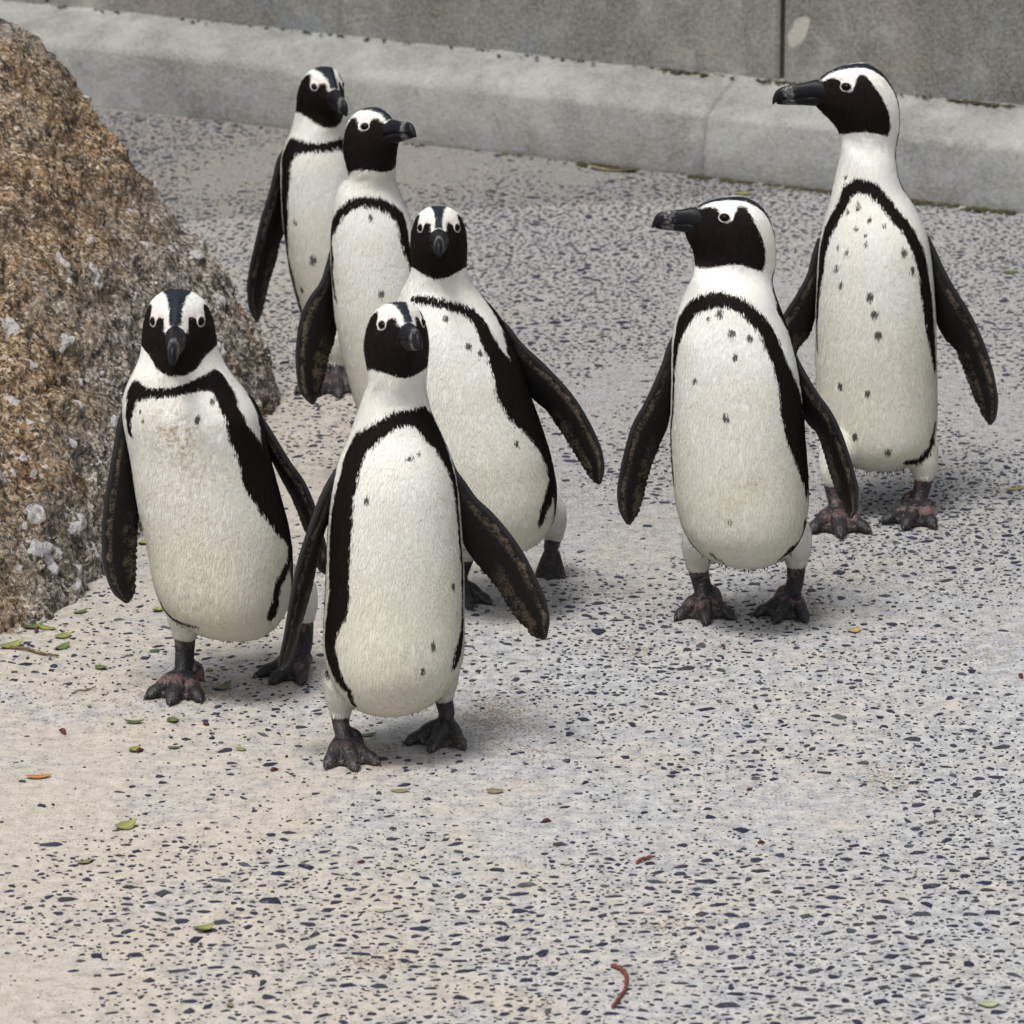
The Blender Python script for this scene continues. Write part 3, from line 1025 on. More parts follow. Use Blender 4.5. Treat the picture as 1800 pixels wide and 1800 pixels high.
# ================================================================== PENGUINS
# head profile, local metres about the point midway between the eyes: z, front, back, half width
HEAD = np.array([(.0245, -.012, -.012, .0006), (.0225, .004, -.027, .0135), (.0185, .0150, -.0335, .0215), (.0125, .0255, -.0405, .0290), (.0050, .0325, -.0470, .0338),
                 (-.003, .0375, -.0520, .0370), (-.012, .0420, -.0570, .0394), (-.022, .0415, -.0610, .0408), (-.032, .0350, -.0640, .0410),
                 (-.043, .0245, -.0660, .0402), (-.055, .0130, -.0680, .0388), (-.066, .0065, -.0690, .0378)])
HYC = -.012
FACE = np.array([(.12, -.001), (.040, -.001), (.0355, -.002), (.031, -.002), (.0265, -.0010), (.0225, .0042), (.0180, .0080), (.0132, .0082), (.0092, .006), (.0065, -.001), (.0041, -.0045), (0, -.0057),
                 (-.0041, -.0045), (-.0065, -.001), (-.0084, .006), (-.0118, .0122), (-.016, .0145), (-.022, .0128), (-.028, .006), (-.036, -.006), (-.044, -.022),
                 (-.049, -.038), (-.051, -.055), (-.048, -.0665), (-.035, -.0622), (-.02, -.0590), (-.005, -.0602), (.008, -.0645), (.02, -.068), (.12, -.068)])


def sdf_poly(P, poly):
    """signed distance, positive inside"""
    d = np.full(len(P), 1e9)
    inside = np.zeros(len(P), bool)
    n = len(poly)
    for i in range(n):
        a, b = poly[i], poly[(i + 1) % n]
        e = b - a
        w = P - a
        t = np.clip((w @ e) / (e @ e), 0, 1)
        d = np.minimum(d, np.linalg.norm(w - t[:, None] * e, axis=1))
        c1, c2 = P[:, 1] >= a[1], P[:, 1] < b[1]
        cr = e[0] * w[:, 1] - e[1] * w[:, 0]
        inside ^= (c1 & c2 & (cr > 0)) | (~c1 & ~c2 & (cr < 0))
    return np.where(inside, d, -d)


def head_frame(yaw, pitch, roll):
    s, c, sp, cp = math.sin(yaw), math.cos(yaw), math.sin(pitch), math.cos(pitch)
    fw = np.array([s * cp, -c * cp, sp])
    lat = np.array([c, s, 0.0])
    up = np.cross(fw, lat)
    cr, sr = math.cos(roll), math.sin(roll)
    return lat * cr + up * sr, fw, up * cr - lat * sr          # lateral (bird's left), forward, up


def seg_field(V, pts, hw, rz=1.0):
    f = np.full(len(V), -1e9)
    for i in range(len(pts) - 1):
        a, b = pts[i], pts[i + 1]
        e = b - a
        w = V - a
        t = np.clip((w @ e) / max(e @ e, 1e-9), 0, 1)
        d = np.linalg.norm(w - t[:, None] * e, axis=1)
        f = np.maximum(f, hw[i] + (hw[i + 1] - hw[i]) * t - d)
    return f


def foot_build(ank, yaw, top, r_top, r_ank, pitch=0.0, scale=1.0, spread=30.0, hallux=1, spl=0.0):
    """leg below the feathers, webbed foot with three toes; world coordinates"""
    fw = np.array([math.sin(yaw), -math.cos(yaw), 0.0])
    lat = np.array([math.cos(yaw), math.sin(yaw), 0.0])
    up = np.array([0, 0, 1.0])
    fwp = fw * math.cos(pitch) - up * math.sin(pitch)
    upp = up * math.cos(pitch) + fw * math.sin(pitch)
    S = scale
    W = lambda a, b, c: ank + (lat * a + fwp * b + upp * c) * S
    parts, tips = [], []
    mid = (top + ank) / 2 - fw * 0.002
    parts.append(tube([top + up * 0.012, top, mid, ank + up * 0.006 * S, W(0, .012, -.004)], [r_top * 1.0, r_top, (r_top + r_ank) / 2 * 0.95, r_ank, r_ank * 0.80], 14, 4, 0.92))
    ends = []
    for k, (ang, L) in enumerate(((-spread, .056), (spl, .064), (spread, .056))):
        a = R(ang)
        dx, dy = math.sin(a), math.cos(a)
        pts = [W(dx * .004, .004, -.006), W(dx * L * .40, dy * L * .40, -.0065), W(dx * L * .68, dy * L * .68, -.0125), W(dx * L * .88, dy * L * .88, -.0145), W(dx * L, dy * L, -.0175)]
        parts.append(tube(pts, [.0112 * S, .0098 * S, .0086 * S, .0084 * S, .0062 * S], 10, 4, 0.85))
        ends.append((dx * L, dy * L))
        c0 = W(dx * (L + .001), dy * (L + .001), -.0165)
        c1 = W(dx * (L + .0055), dy * (L + .0055), -.0165)
        c2 = W(dx * (L + .0095), dy * (L + .0095), -.0205)
        tips.append((c0, c1, c2))
    # webs
    for (ax, ay), (bx, by) in ((ends[0], ends[1]), (ends[1], ends[2])):
        n, m = 9, 9
        top_, bot_ = [], []
        for i in range(n):
            s = i / (n - 1)
            for j in range(m):
                t = j / (m - 1)
                q = s * (0.97 - 0.17 * math.sin(math.pi * t))
                x, y = (ax * (1 - t) + bx * t) * q, (ay * (1 - t) + by * t) * q
                z = -.006 - .0105 * min(1, s * 1.15) - .0012 * math.sin(math.pi * t) * s
                top_.append(W(x, y, z + .0030))
                bot_.append(W(x, y, z - .0030))
        V = np.array(top_ + bot_)
        F = [tuple(f) for f in grid_faces(n, m, False)]
        F += [tuple(reversed([i + n * m for i in f])) for f in F]
        rim = [j for j in range(m)] + [i * m + m - 1 for i in range(1, n)] + [(n - 1) * m + j for j in range(m - 2, -1, -1)] + [i * m for i in range(n - 2, 0, -1)]
        for i in range(len(rim)):
            a, b = rim[i], rim[(i + 1) % len(rim)]
            F.append((b, a, a + n * m, b + n * m))
        parts.append((V, F))
    if hallux:
        h = hallux
        parts.append(tube([W(h * .006, -.004, .004), W(h * .016, .000, .000), W(h * .021, .006, -.008)], [.0075 * S, .0068 * S, .0040 * S], 9, 3))
    V, F = join(parts)
    me, co = remesh(V, F, 0.0017, 2)
    return me, co, tips, (fwp, upp)


def claw_mesh(c0, c1, c2, r):
    V, F = tube([c0, c1, c2], [r, r * .75, r * .18], 7, 3)
    return V, F


def flipper_mesh(lead, trail, ylead, ytrail, seed, thick=(.0105, .0045)):
    """blade between two edges given as pixel paths with depths"""
    n, m = 90, 20
    def path(pts, ys):
        P = np.array([at(p[0], p[1], y) for p, y in zip(pts, ys)])
        d = np.r_[0, np.cumsum(np.linalg.norm(np.diff(P, axis=0), axis=1))]
        t = np.linspace(0, d[-1], n)
        return np.stack([smooth_interp(t, d, P[:, i]) for i in range(3)], -1)
    A, B = path(lead, ylead), path(trail, ytrail)
    s = np.linspace(0, 1, n)
    rng = np.random.default_rng(seed)
    jag = np.convolve(rng.normal(0, 1, n + 2), [.25, .5, .25], 'valid') * .0011 * np.clip((s - .25) * 4, 0, 1) + .0016 * ((np.arange(n) % 3) - 1) * np.clip((s - .3) * 3, 0, 1) * .6
    ch = B - A
    L = np.linalg.norm(ch, axis=1)[:, None] + 1e-9
    ax = np.gradient((A + B) / 2, axis=0)
    nn = np.cross(ax, ch)
    nn /= np.linalg.norm(nn, axis=1)[:, None] + 1e-12
    for k in range(6): nn[1:-1] = (nn[:-2] + nn[1:-1] * 2 + nn[2:]) / 4
    nn /= np.linalg.norm(nn, axis=1)[:, None] + 1e-12
    B = B + ch / L * jag[:, None]
    tm = thick[0] * (1 - s) ** 0.8 + thick[1] * s
    close = np.clip((1 - s) / 0.04, 0.12, 1) ** 0.5
    th = np.linspace(0, 2 * math.pi, m, endpoint=False)
    u = 0.5 - 0.5 * np.cos(th)
    prof = np.sin(th) * (1.0 - 0.62 * u) * (u + .02) ** 0.12
    rings = A[:, None] + (B - A)[:, None] * u[None, :, None] + nn[:, None] * (prof[None, :, None] * (tm * close)[:, None, None] * 1.1)
    V, F = closed_loft(rings)
    al = np.r_[np.repeat(s, m), 0, 1]
    ac = np.r_[np.tile(u, n), .5, .5]
    return V, F, al, ac


PENGUINS = []


def penguin(spec):
    S = spec
    Y0 = S['Y']
    root = bpy.data.objects.new('penguin', None)
    COL.objects.link(root)
    base = gp(*S['base'])
    base[2] = 0
    root.location = base
    tag(root, S['label'], 'penguin', 'penguins walking across the concrete')
    # ---- body rings
    byaw = R(S['byaw'])
    blat, bfw = np.array([math.cos(byaw), math.sin(byaw), 0]), np.array([math.sin(byaw), -math.cos(byaw), 0])
    rings = []   # centre, lateral, forward, up, f, b, w, taper, k(exponent)
    hs = S['hs']
    hl, hf, hu = head_frame(R(S['hyaw']), R(S['hpitch']), R(S.get('hroll', 0)))
    eye = at(S['eye'][0], S['eye'][1], Y0 + S['hdy'])
    for z, f, b, w in HEAD:
        f = f + np.interp(z, [-.066, -.055, -.030, -.012], [.022, .017, .009, 0.0]) * S.get('nf', 0.0)
        if z < S['zmin']: break
        nk = np.interp(z, [-.066, -.035], [S.get('nk', 1.0), 1.0])
        if nk > 1: f = f + (nk - 1) * .05
        rings.append((eye + (hu * (z * S.get('cz', 1.0) if z > 0 else z) + hf * HYC) * hs, hl, hf, (f - HYC) * hs, (HYC - b) * (nk if nk < 1 else 1 + (nk - 1) * .6) * hs, w * hs * S.get('hw', 1) * nk, .66, 2.0, 1.0))
    nh = len(rings)
    rows = S['rows']
    kf, kb = S.get('kf', 0.98), S.get('kb', 0.92)
    for i, row in enumerate(rows):
        py, xl, xr = row[:3]
        dy = (row[3] if len(row) > 3 else 0.0) * (.45 if i > 5 else 1.0)
        c = at((xl + xr) / 2, py, Y0 + dy)
        w = (xr - xl) / 2 / (FPX / depth(c))
        q = row[4] if len(row) > 4 else 1.0
        tw = max(0, 1 - i / 4.0) * 0.6
        a = byaw + (R(S['hyaw']) - byaw) * tw
        la, fa = np.array([math.cos(a), math.sin(a), 0]), np.array([math.sin(a), -math.cos(a), 0])
        rings.append((c, la, fa, w * kf * q, w * kb * q, w, 0.0, 2.15, 0.0))
    cen = np.array([r[0] for r in rings])
    lat = np.array([r[1] for r in rings])
    fwd = np.array([r[2] for r in rings])
    par = np.array([r[3:] for r in rings])
    d = np.r_[0, np.cumsum(np.maximum(np.linalg.norm(np.diff(cen, axis=0), axis=1), .002))]
    NU, NV = 190, 120
    # dense near the crown and the bottom
    tt = np.linspace(0, 1, NU)
    tt = (tt + 0.06 * np.sin(2 * math.pi * tt) * -1) * d[-1]
    ip = lambda A: np.stack([smooth_interp(tt, d, A[:, i]) for i in range(A.shape[1])], -1)
    C, L, Fw, Pm = ip(cen), ip(lat), ip(fwd), ip(par)
    jn = np.clip(1 - np.abs(tt - (d[nh - 1] + d[nh]) / 2) / .06, 0, 1)[:, None] ** .5
    for A_ in (C, L, Fw, Pm):
        for _ in range(26):
            A_[1:-1] += jn[1:-1] * ((A_[:-2] + A_[2:]) / 2 - A_[1:-1]) * .9
    tor = np.clip((tt - d[nh]) / (.04), 0, 1)[:, None] * np.clip((d[-1] - tt) / .02, 0, 1)[:, None]
    for _ in range(90):                                # even out the trace so no ledge shows across the belly
        C[1:-1, 1:2] += tor[1:-1] * ((C[:-2, 1:2] + C[2:, 1:2]) / 2 - C[1:-1, 1:2]) * .9
    for _ in range(14):
        Pm[1:-1] += tor[1:-1] * ((Pm[:-2] + Pm[2:]) / 2 - Pm[1:-1]) * .9
    L /= np.linalg.norm(L, axis=1)[:, None]
    Fw -= L * np.sum(L * Fw, axis=1)[:, None]
    Fw /= np.linalg.norm(Fw, axis=1)[:, None]
    th = np.linspace(-math.pi, math.pi, NV, endpoint=False)
    f, b, w, tp, ex, ishead = [Pm[:, i][:, None] for i in range(6)]
    ct, st = np.cos(th)[None], np.sin(th)[None]
    e = 2.0 / ex
    cx, sx = np.sign(ct) * np.abs(ct) ** e, np.sign(st) * np.abs(st) ** e
    fo = np.where(ct > 0, f, b) * cx
    la = w * sx * (1 - tp * np.clip((ct + .5) / 1.5, 0, 1))
    P = C[:, None] + Fw[:, None] * fo[..., None] + L[:, None] * la[..., None]
    thb = np.interp(tt / d[-1], [0, d[nh - 1] / d[-1], min(1, d[nh] / d[-1] + .06), min(1, d[nh] / d[-1] + .2), .8, .95, 1.0], [160, 160] + S.get('thb', [150, 122, 112, 122, 140]))
    if 'back' in S: thb = np.where(tt > d[nh], thb + S['back'], thb)
    back = ((np.abs(th)[None] - np.radians(thb)[:, None]) * np.maximum(w, .02)).reshape(-1)
    cream_shading_v = np.repeat(np.clip((tt / d[-1] - 0.44) / 0.30, 0, 1), NV)  # cream tone with body shading painted in, growing down the belly
    flatP = P.reshape(-1, 3)
    nrm = np.cross(np.gradient(P, axis=1), np.gradient(P, axis=0))
    cenv = P - C[:, None]
    sg = np.sign(np.sum(nrm * cenv, -1, keepdims=True).mean())
    nrm = (nrm * sg).reshape(-1, 3)
    facing = np.sum(nrm * (CAM - flatP), -1) > 0
    pix = proj(flatP)
    idxf = np.where(facing)[0]

    def surf(px, py):
        dd = (pix[idxf, 0] - px) ** 2 + (pix[idxf, 1] - py) ** 2
        return flatP[idxf[np.argmin(dd)]]

    def oblique(px, py):
        dd = (pix[idxf, 0] - px) ** 2 + (pix[idxf, 1] - py) ** 2
        i = idxf[np.argmin(dd)]
        n_, v_ = nrm[i] / np.linalg.norm(nrm[i]), (CAM - flatP[i]) / np.linalg.norm(CAM - flatP[i])
        return 1 / max(float(n_[:2] @ v_[:2]) / (np.linalg.norm(n_[:2]) * np.linalg.norm(v_[:2]) + 1e-9), .42)

    shells = [closed_loft(P)]
    # ---- legs: feathered thighs are part of the body skin
    legs = []
    for lg in S['legs']:
        toe = gp(*lg['toe'], 0.003)
        yaw = R(lg['yaw'])
        fw = np.array([math.sin(yaw), -math.cos(yaw), 0.0])
        sc = lg.get('scale', 1.0)
        if 'ank' in lg:
            ank = at(*lg['ank'], toe[1] + lg.get('ady', .03))
            pitch = R(lg['pitch'])
        else:
            ank = toe - fw * .066 * sc
            ank[2] = .0215 * sc
            pitch = 0.0
        topp = at(*lg['top'], ank[1] + lg.get('tdy', .006))
        sm = FPX / depth(topp)
        rt = lg['w'] / 2 / sm
        legs.append((lg, ank, yaw, topp, rt, pitch, sc))
        # nearest torso ring centre above
        k = np.argmin(np.abs(C[:, 2] - (topp[2] + .11)))
        inner = C[k] * 0.62 + topp * 0.38
        inner[2] = topp[2] + .09
        inner2 = topp + (inner - topp) * 0.16
        inner2[2] = topp[2] + .035
        g = lg.get('thigh', 1.0)
        shells.append(tube([inner, inner2, topp + [0, 0, .006], topp + [0, 0, .001]], [.022 * g, .029 * g, rt * 1.22, rt * 1.12], 16, 6))
    V, F = join(shells)
    me, co = remesh(V, F, 0.0030, 3)
    # feathers: slight roughness of the outline
    nv = len(co)
    nr = np.empty(nv * 3, np.float32)
    me.vertices.foreach_get('normal', nr)
    nr = nr.reshape(-1, 3)
    co = co + nr * (0.0003 * vnoise(co * [1, 1, .4], 260, 3) + 0.0002 * vnoise(co, 55, 5) + 0.0008 * vnoise(co, 13, 6))[:, None]
    me.vertices.foreach_set('co', (co - base).astype(np.float32).ravel())
    me.update()
    kd = KDTree(len(flatP))
    for i, q in enumerate(flatP): kd.insert(q, i)
    kd.balance()
    near = np.array([kd.find(q)[1] for q in co])
    dist = np.linalg.norm(co - flatP[near], axis=1)
    isleg = dist > 0.010
    legw = np.clip((dist - .003) / .022, 0, 1)
    dark = back[near] * (1 - legw) - .02 * legw
    # ---- head markings
    lc = (co - eye) / hs
    hx, hy, hz = lc @ hl, lc @ hf, lc @ hu
    headmask = hz > -.085
    chin = np.where(hz < -.02, S.get('chin', 0.0) + S.get('chinr', .006) * (hx / .04) ** 2, 0) * np.clip((-.02 - hz) / .02, 0, 1)
    fpoly = FACE + np.array([0, S.get('lore', 0.0)]) * np.clip((FACE[:, :1] - .018) / .008, 0, 1) * (FACE[:, 1:] > -.01)
    fc = sdf_poly(np.stack([hy, hz - chin], -1), fpoly)
    cw = np.interp(hy, [-.06, -.045, -.03, -.015, .0, .02, .034], np.array([.013, .016, .0165, .0140, .0100, .0065, .0062])) * S.get('cap', 1.0)
    cap = np.minimum(cw - np.abs(hx), np.maximum(hz - .003, (-.035 - hy)))
    ring = 0.0080 - np.sqrt(hy ** 2 + hz ** 2) - 1e3 * (np.abs(hx) < .018)
    fc = np.where(headmask, fc, -1)
    inr = np.sqrt(hy ** 2 + (hz * 1.05) ** 2)
    cap = np.where(headmask, cap, -1)
    hd = np.maximum(fc, cap) * hs
    # on the head proper the torso back field is replaced by the nape stripe
    t_head = np.clip((hz + .085) / .02, 0, 1)
    dark = np.where(hz > -.066, np.maximum(hd, -.03), np.maximum(np.maximum(dark, hd), -.05))
    # ---- breast band and spots
    for band in S['bands']:
        pts = np.array([surf(p[0], p[1]) for p in band])
        sc_ = np.array([FPX / depth(p) for p in pts])
        hw = np.array([p[2] for p in band]) / 2 / sc_ * np.array([oblique(p[0], p[1]) for p in band]) + .0008
        dark = np.maximum(dark, seg_field(co, pts, hw))
    spot = np.zeros(nv)
    for (sx, sy, sr) in S['spots']:
        p = surf(sx, sy)
        r = sr / (FPX / depth(p))
        q = (co - p) * [1, 1, 0.72]
        spot = np.maximum(spot, np.clip(1.25 - np.linalg.norm(q, axis=1) / (r * 1.08) * .8, 0, 1))
    pink = np.clip((0.0150 - hz) / .008, 0, 1) * np.clip((hy + .010) / .006, 0, 1) * np.clip((.034 - hy) / .014, .25, 1) * np.clip((hz + .012) / .004, 0, 1) * (np.abs(hx) > .008) * headmask
    blue = np.clip((cap + .004) / .004, 0, 1) * headmask
    soil = np.zeros(nv)
    for (sx, sy, sr, a) in S.get('soil', ()):
        p = surf(sx, sy)
        r = sr / (FPX / depth(p))
        soil = np.maximum(soil, a * np.clip(1.3 - np.linalg.norm((co - p) * [1, 1, .8], axis=1) / r, 0, 1))
    add_attr(me, 'dark', dark)
    add_attr(me, 'spot', spot)
    add_attr(me, 'fuzz', np.clip(1 - (hz + .095) / .03, .48, 1) * np.ones(nv))
    add_attr(me, 'pink', pink * .8)
    add_attr(me, 'blue', blue)
    add_attr(me, 'soil', soil)
    add_attr(me, 'cream_shading', (cream_shading_v[near] * (1 - legw) + .35 * legw) * S.get('cream_shading', 1.0))
    me.materials.append(S['mat'])
    me.name = 'body'
    body = link('body', me, root)

    # ---- feather coat: short overlapping feathers lying down the body
    frng = np.random.default_rng(S['seed'] + 90)
    NF = S.get('nf_coat', 64000)
    pick = frng.integers(0, nv, NF)
    n0 = nr[pick]
    jt = frng.normal(0, .0013, (NF, 3))
    jt -= n0 * np.sum(jt * n0, 1)[:, None]
    p0 = co[pick] + jt
    l0 = (p0 - eye) / hs
    fy, fz = l0 @ hf, l0 @ hu
    onhead = np.clip((fz + .085) / .03, 0, 1)
    flow = np.array([0, 0, -1.0]) * (1 - onhead)[:, None] + (-hf * .8 - hu * .55) * onhead[:, None] + frng.normal(0, .10, (NF, 3)) + n0 * 0
    flow -= n0 * np.sum(flow * n0, 1)[:, None]
    fl = np.linalg.norm(flow, axis=1)
    flow /= fl[:, None] + 1e-9
    side = np.cross(n0, flow)
    ln = (.0068 * (1 - onhead) + .0034 * onhead) * frng.uniform(.7, 1.25, NF)
    wd = ln * frng.uniform(.055, .095, NF)
    keep = (fl > .25) & ((fy < .036) | (fz < -.045)) & ((np.hypot(fy, fz) > .0095) | (fz < -.03)) & (p0[:, 2] > .03)
    p0, n0, flow, side, ln, wd, pk_ = [q[keep] for q in (p0, n0, flow, side, ln, wd, pick)]
    nk_ = len(p0)
    lift = frng.uniform(.012, .045, nk_)
    p0 = p0 - flow * (ln * .55)[:, None] + n0 * .00025
    K = np.stack([p0 + n0 * .0001, p0 + flow * (ln * .55)[:, None] + side * wd[:, None] + n0 * (ln * lift * .55 + .0002)[:, None],
                  p0 + flow * ln[:, None] + n0 * (ln * lift)[:, None], p0 + flow * (ln * .55)[:, None] - side * wd[:, None] + n0 * (ln * lift * .55 + .0002)[:, None]], 1)
    KF = np.concatenate([np.arange(nk_ * 4).reshape(-1, 4)[:, [0, 2, 1]], np.arange(nk_ * 4).reshape(-1, 4)[:, [0, 3, 2]]])
    fme = mesh_from('feathers', (K - base).reshape(-1, 3), KF, S['mat'], True)
    rp = lambda q: np.repeat(np.asarray(q)[pk_], 4)
    fz_ = np.clip(1 - (hz + .095) / .03, .48, 1) * np.ones(nv)
    add_attr(fme, 'dark', rp(dark) + np.repeat(frng.normal(0, .0005, nk_), 4) * rp(fz_))
    for nm, ar in (('spot', spot), ('pink', pink * .8), ('blue', blue), ('soil', soil), ('cream_shading', (cream_shading_v[near] * (1 - legw) + .35 * legw) * S.get('cream_shading', 1.0))):
        add_attr(fme, nm, rp(ar))
    add_attr(fme, 'fuzz', rp(fz_) * .45)
    cn = n0 * 1.0 + flow * .02 + frng.normal(0, .020, (nk_, 3))
    cn /= np.linalg.norm(cn, axis=1)[:, None]
    fme.normals_split_custom_set_from_vertices(np.repeat(cn, 4, 0).tolist())
    tag(link('feathers', fme, body), kind='stuff')

    # ---- beak
    bl = S.get('bl', 1.0)
    def bill(rows_, zdir):
        rg = []
        for (fy, zt, zb, hw_) in rows_:
            y_ = .030 + (fy - .030) * bl
            a = np.linspace(0, math.pi, 12)
            cx_, sz_ = np.sign(np.cos(a)) * np.abs(np.cos(a)) ** .95, np.sin(a) ** .9
            xs_ = np.r_[cx_, np.linspace(-.8, .8, 4)] * hw_
            zb, zt = -.0145 + (zb + .0145) * .90, -.0145 + (zt + .0145) * .88
            zs_ = np.r_[zb + (zt - zb) * sz_, np.full(4, zb)] if zdir > 0 else np.r_[zt - (zt - zb) * sz_, np.full(4, zt)]
            rg.append(eye + hs * (hf * y_ + hl[None] * xs_[:, None] + hu[None] * zs_[:, None]))
        rg = np.array(rg)
        Vb, Fb = closed_loft(rg)
        bf = np.r_[np.repeat([(r_[0] - .030) / .064 for r_ in rows_], 16), 0, 1]
        return Vb - base, Fb, bf
    def dens(rows_, k):
        rows_ = np.array(rows_)
        t = np.linspace(0, len(rows_) - 1, k)
        return np.stack([smooth_interp(t, np.arange(len(rows_)), rows_[:, i]) for i in range(4)], -1)
    up_rows = [  # forward, top, bottom, half width
               (.018, .004, -.016, .0145), (.036, .0060, -.0150, .0108), (.046, .0042, -.0152, .0082), (.059, .0014, -.0158, .0068), (.0715, .0002, -.0165, .0062), (.082, -.0022, -.0180, .0053),
               (.088, -.006, -.0200, .0047), (.0915, -.0115, -.0235, .0032), (.0938, -.0190, -.0260, .0014)]
    lo_rows = [(.020, -.0145, -.030, .0130), (.038, -.0149, -.0305, .0098), (.048, -.0153, -.0295, .0077), (.058, -.0157, -.0285, .0065), (.068, -.0162, -.0278, .0058), (.078, -.0174, -.0272, .0047), (.085, -.0190, -.0264, .0038), (.0885, -.0205, -.0252, .0018)]
    Vb, Fb, bf = bill(dens(up_rows, 30), 1)
    beak = link('beak', mesh_from('beak', Vb, Fb, M['beak'], True, {'bf': bf}), root)
    Vb, Fb, bf = bill(dens(lo_rows, 26), -1)
    link('lower_beak', mesh_from('lower_beak', Vb, Fb, M['beak'], True, {'bf': bf}), beak)

    # ---- eyes on the skin
    me.calc_loop_triangles()
    bvh = BVHTree.FromPolygons([tuple(v) for v in (co - base)], [tuple(p.vertices) for p in me.polygons])
    for sgn in (1, -1):
        o0 = eye - base + (hl * sgn * .12 + hf * .0025) * hs
        hit = bvh.ray_cast(Vector(o0), Vector(-hl * sgn))
        if hit[0] is None: continue
        hp = np.array(hit[0])
        n_ = np.array(hit[1])
        n_ = n_ * 0.70 + hl * sgn * 0.35 + hf * 0.22
        n_ /= np.linalg.norm(n_)
        t1 = hf - n_ * (hf @ n_)
        t1 /= np.linalg.norm(t1)
        t2 = np.cross(n_, t1)
        if t2 @ hu < 0: t2 = -t2
        er = .0066 * hs
        # ball
        rg = []
        for i in range(1, 12):
            a = math.pi * i / 12
            ph = np.linspace(0, 2 * math.pi, 20, endpoint=False)
            rg.append(hp - n_ * er * .46 + er * 1.06 * (n_ * math.cos(a) + math.sin(a) * (t1[None] * np.cos(ph)[:, None] + t2[None] * np.sin(ph)[:, None] * .74)))
        Ve, Fe = closed_loft(np.array(rg))
        eo = link('eye', mesh_from('eye', Ve, Fe, M['eye']), root)
        ph = np.linspace(0, 2 * math.pi, 28, endpoint=False)
        qa = np.linspace(0, 2 * math.pi, 8, endpoint=False)
        rt_ = np.array([hp + n_ * .0006 + (t1 * math.cos(p) * 1.04 + t2 * math.sin(p) * .80) * er * 1.02 + ((t1 * math.cos(p) + t2 * math.sin(p))[None] * np.cos(qa)[:, None] + n_[None] * np.sin(qa)[:, None]) * (.00075 + .0002 * math.cos(p)) * hs for p in ph])
        Vt = rt_.reshape(-1, 3)
        Ft = np.concatenate([grid_faces(28, 8), np.stack([27 * 8 + np.arange(8), 27 * 8 + (np.arange(8) + 1) % 8, (np.arange(8) + 1) % 8, np.arange(8)], -1)])
        link('eye_ring', mesh_from('eye_ring', Vt, Ft, M['lid']), eo)

    # ---- feet
    for (lg, ank, yaw, topp, rt, pitch, sc) in legs:
        fm, fco, tips, _ = foot_build(ank, yaw, topp, rt, rt * .84, pitch, sc, lg.get('spread', 30), lg.get('hallux', 1), lg.get('spl', 0))
        fm.vertices.foreach_set('co', (fco - base).astype(np.float32).ravel())
        fm.update()
        hz_ = fco[:, 2]
        toes = np.linalg.norm((fco - ank)[:, :2], axis=1) / sc
        pk = np.clip((hz_ - topp[2] + .026) / .015, 0, 1) * .8 + np.clip(1 - np.abs(toes - .032) / .022, 0, 1) * .75 * (hz_ < .03)
        hk = np.abs((fco - ank) @ np.array([math.cos(yaw), math.sin(yaw), 0]) - lg.get('hallux', 1) * .018 * sc) < .007
        pk = np.maximum(pk, 1.0 * (hk & (np.abs((fco - ank) @ np.array([math.sin(yaw), -math.cos(yaw), 0])) < .012) & (hz_ < .034)))
        add_attr(fm, 'pk', pk)
        add_attr(fm, 'dust', np.clip(1 - hz_ / .02, 0, 1) * S.get('dust', .6))
        fm.materials.append(S['foot_mat'])
        fm.name = 'foot'
        fo_ = link('foot', fm, root)
        for (c0, c1, c2) in tips:
            Vc, Fc = claw_mesh(c0 - base, c1 - base, c2 - base, .0031 * sc)
            link('claw', mesh_from('claw', Vc, Fc, M['claw']), fo_)

    # ---- flippers
    for k, fl in enumerate(S['flippers']):
        n1, n2 = len(fl['lead']), len(fl['trail'])
        y1 = Y0 + np.linspace(fl['y'][0], fl['y'][1], n1)
        y2 = Y0 + np.linspace(fl['y'][2], fl['y'][3], n2)
        Vf, Ff, al, ac = flipper_mesh(fl['lead'], fl['trail'], y1, y2, k + 3)
        link('flipper', mesh_from('flipper', Vf - base, Ff, M['flipper'], True, {'along': al, 'across': ac}), root)

    # ---- tail: stiff dark feathers behind the legs
    lowc = C[int(NU * .93)]
    tb = lowc - bfw * (par[-3][1] * 0.75)
    te = tb - bfw * .060
    te[2] = S.get('tailz', .070)
    tp_ = []
    trng = np.random.default_rng(S['seed'] + 40)
    for q in np.linspace(-1, 1, 13):
        s0 = tb + blat * q * .020 + np.array([0, 0, .004 * (1 - abs(q))])
        s1 = te + blat * q * .024 + bfw * .014 * abs(q) + np.array([0, 0, trng.uniform(0, .012)])
        tp_.append(tube([s0, s0 * .5 + s1 * .5 - bfw * .006, s1], [.0085, .0062, .0014], 7, 3, .6))
    Vt, Ft = join(tp_)
    link('tail', mesh_from('tail', Vt - base, Ft, M['tail']), root)

    # ---- ragged feathers under the belly and round the leg tops
    rng = np.random.default_rng(S['seed'])
    low = (nr[:, 2] < -.62) & (nr[:, 1] > -0.75) & (co[:, 2] < co[:, 2].min() + .11) & ~isleg & (co[:, 1] > lowc[1] - .03)
    cand = np.where(low)[0]
    pieces = []
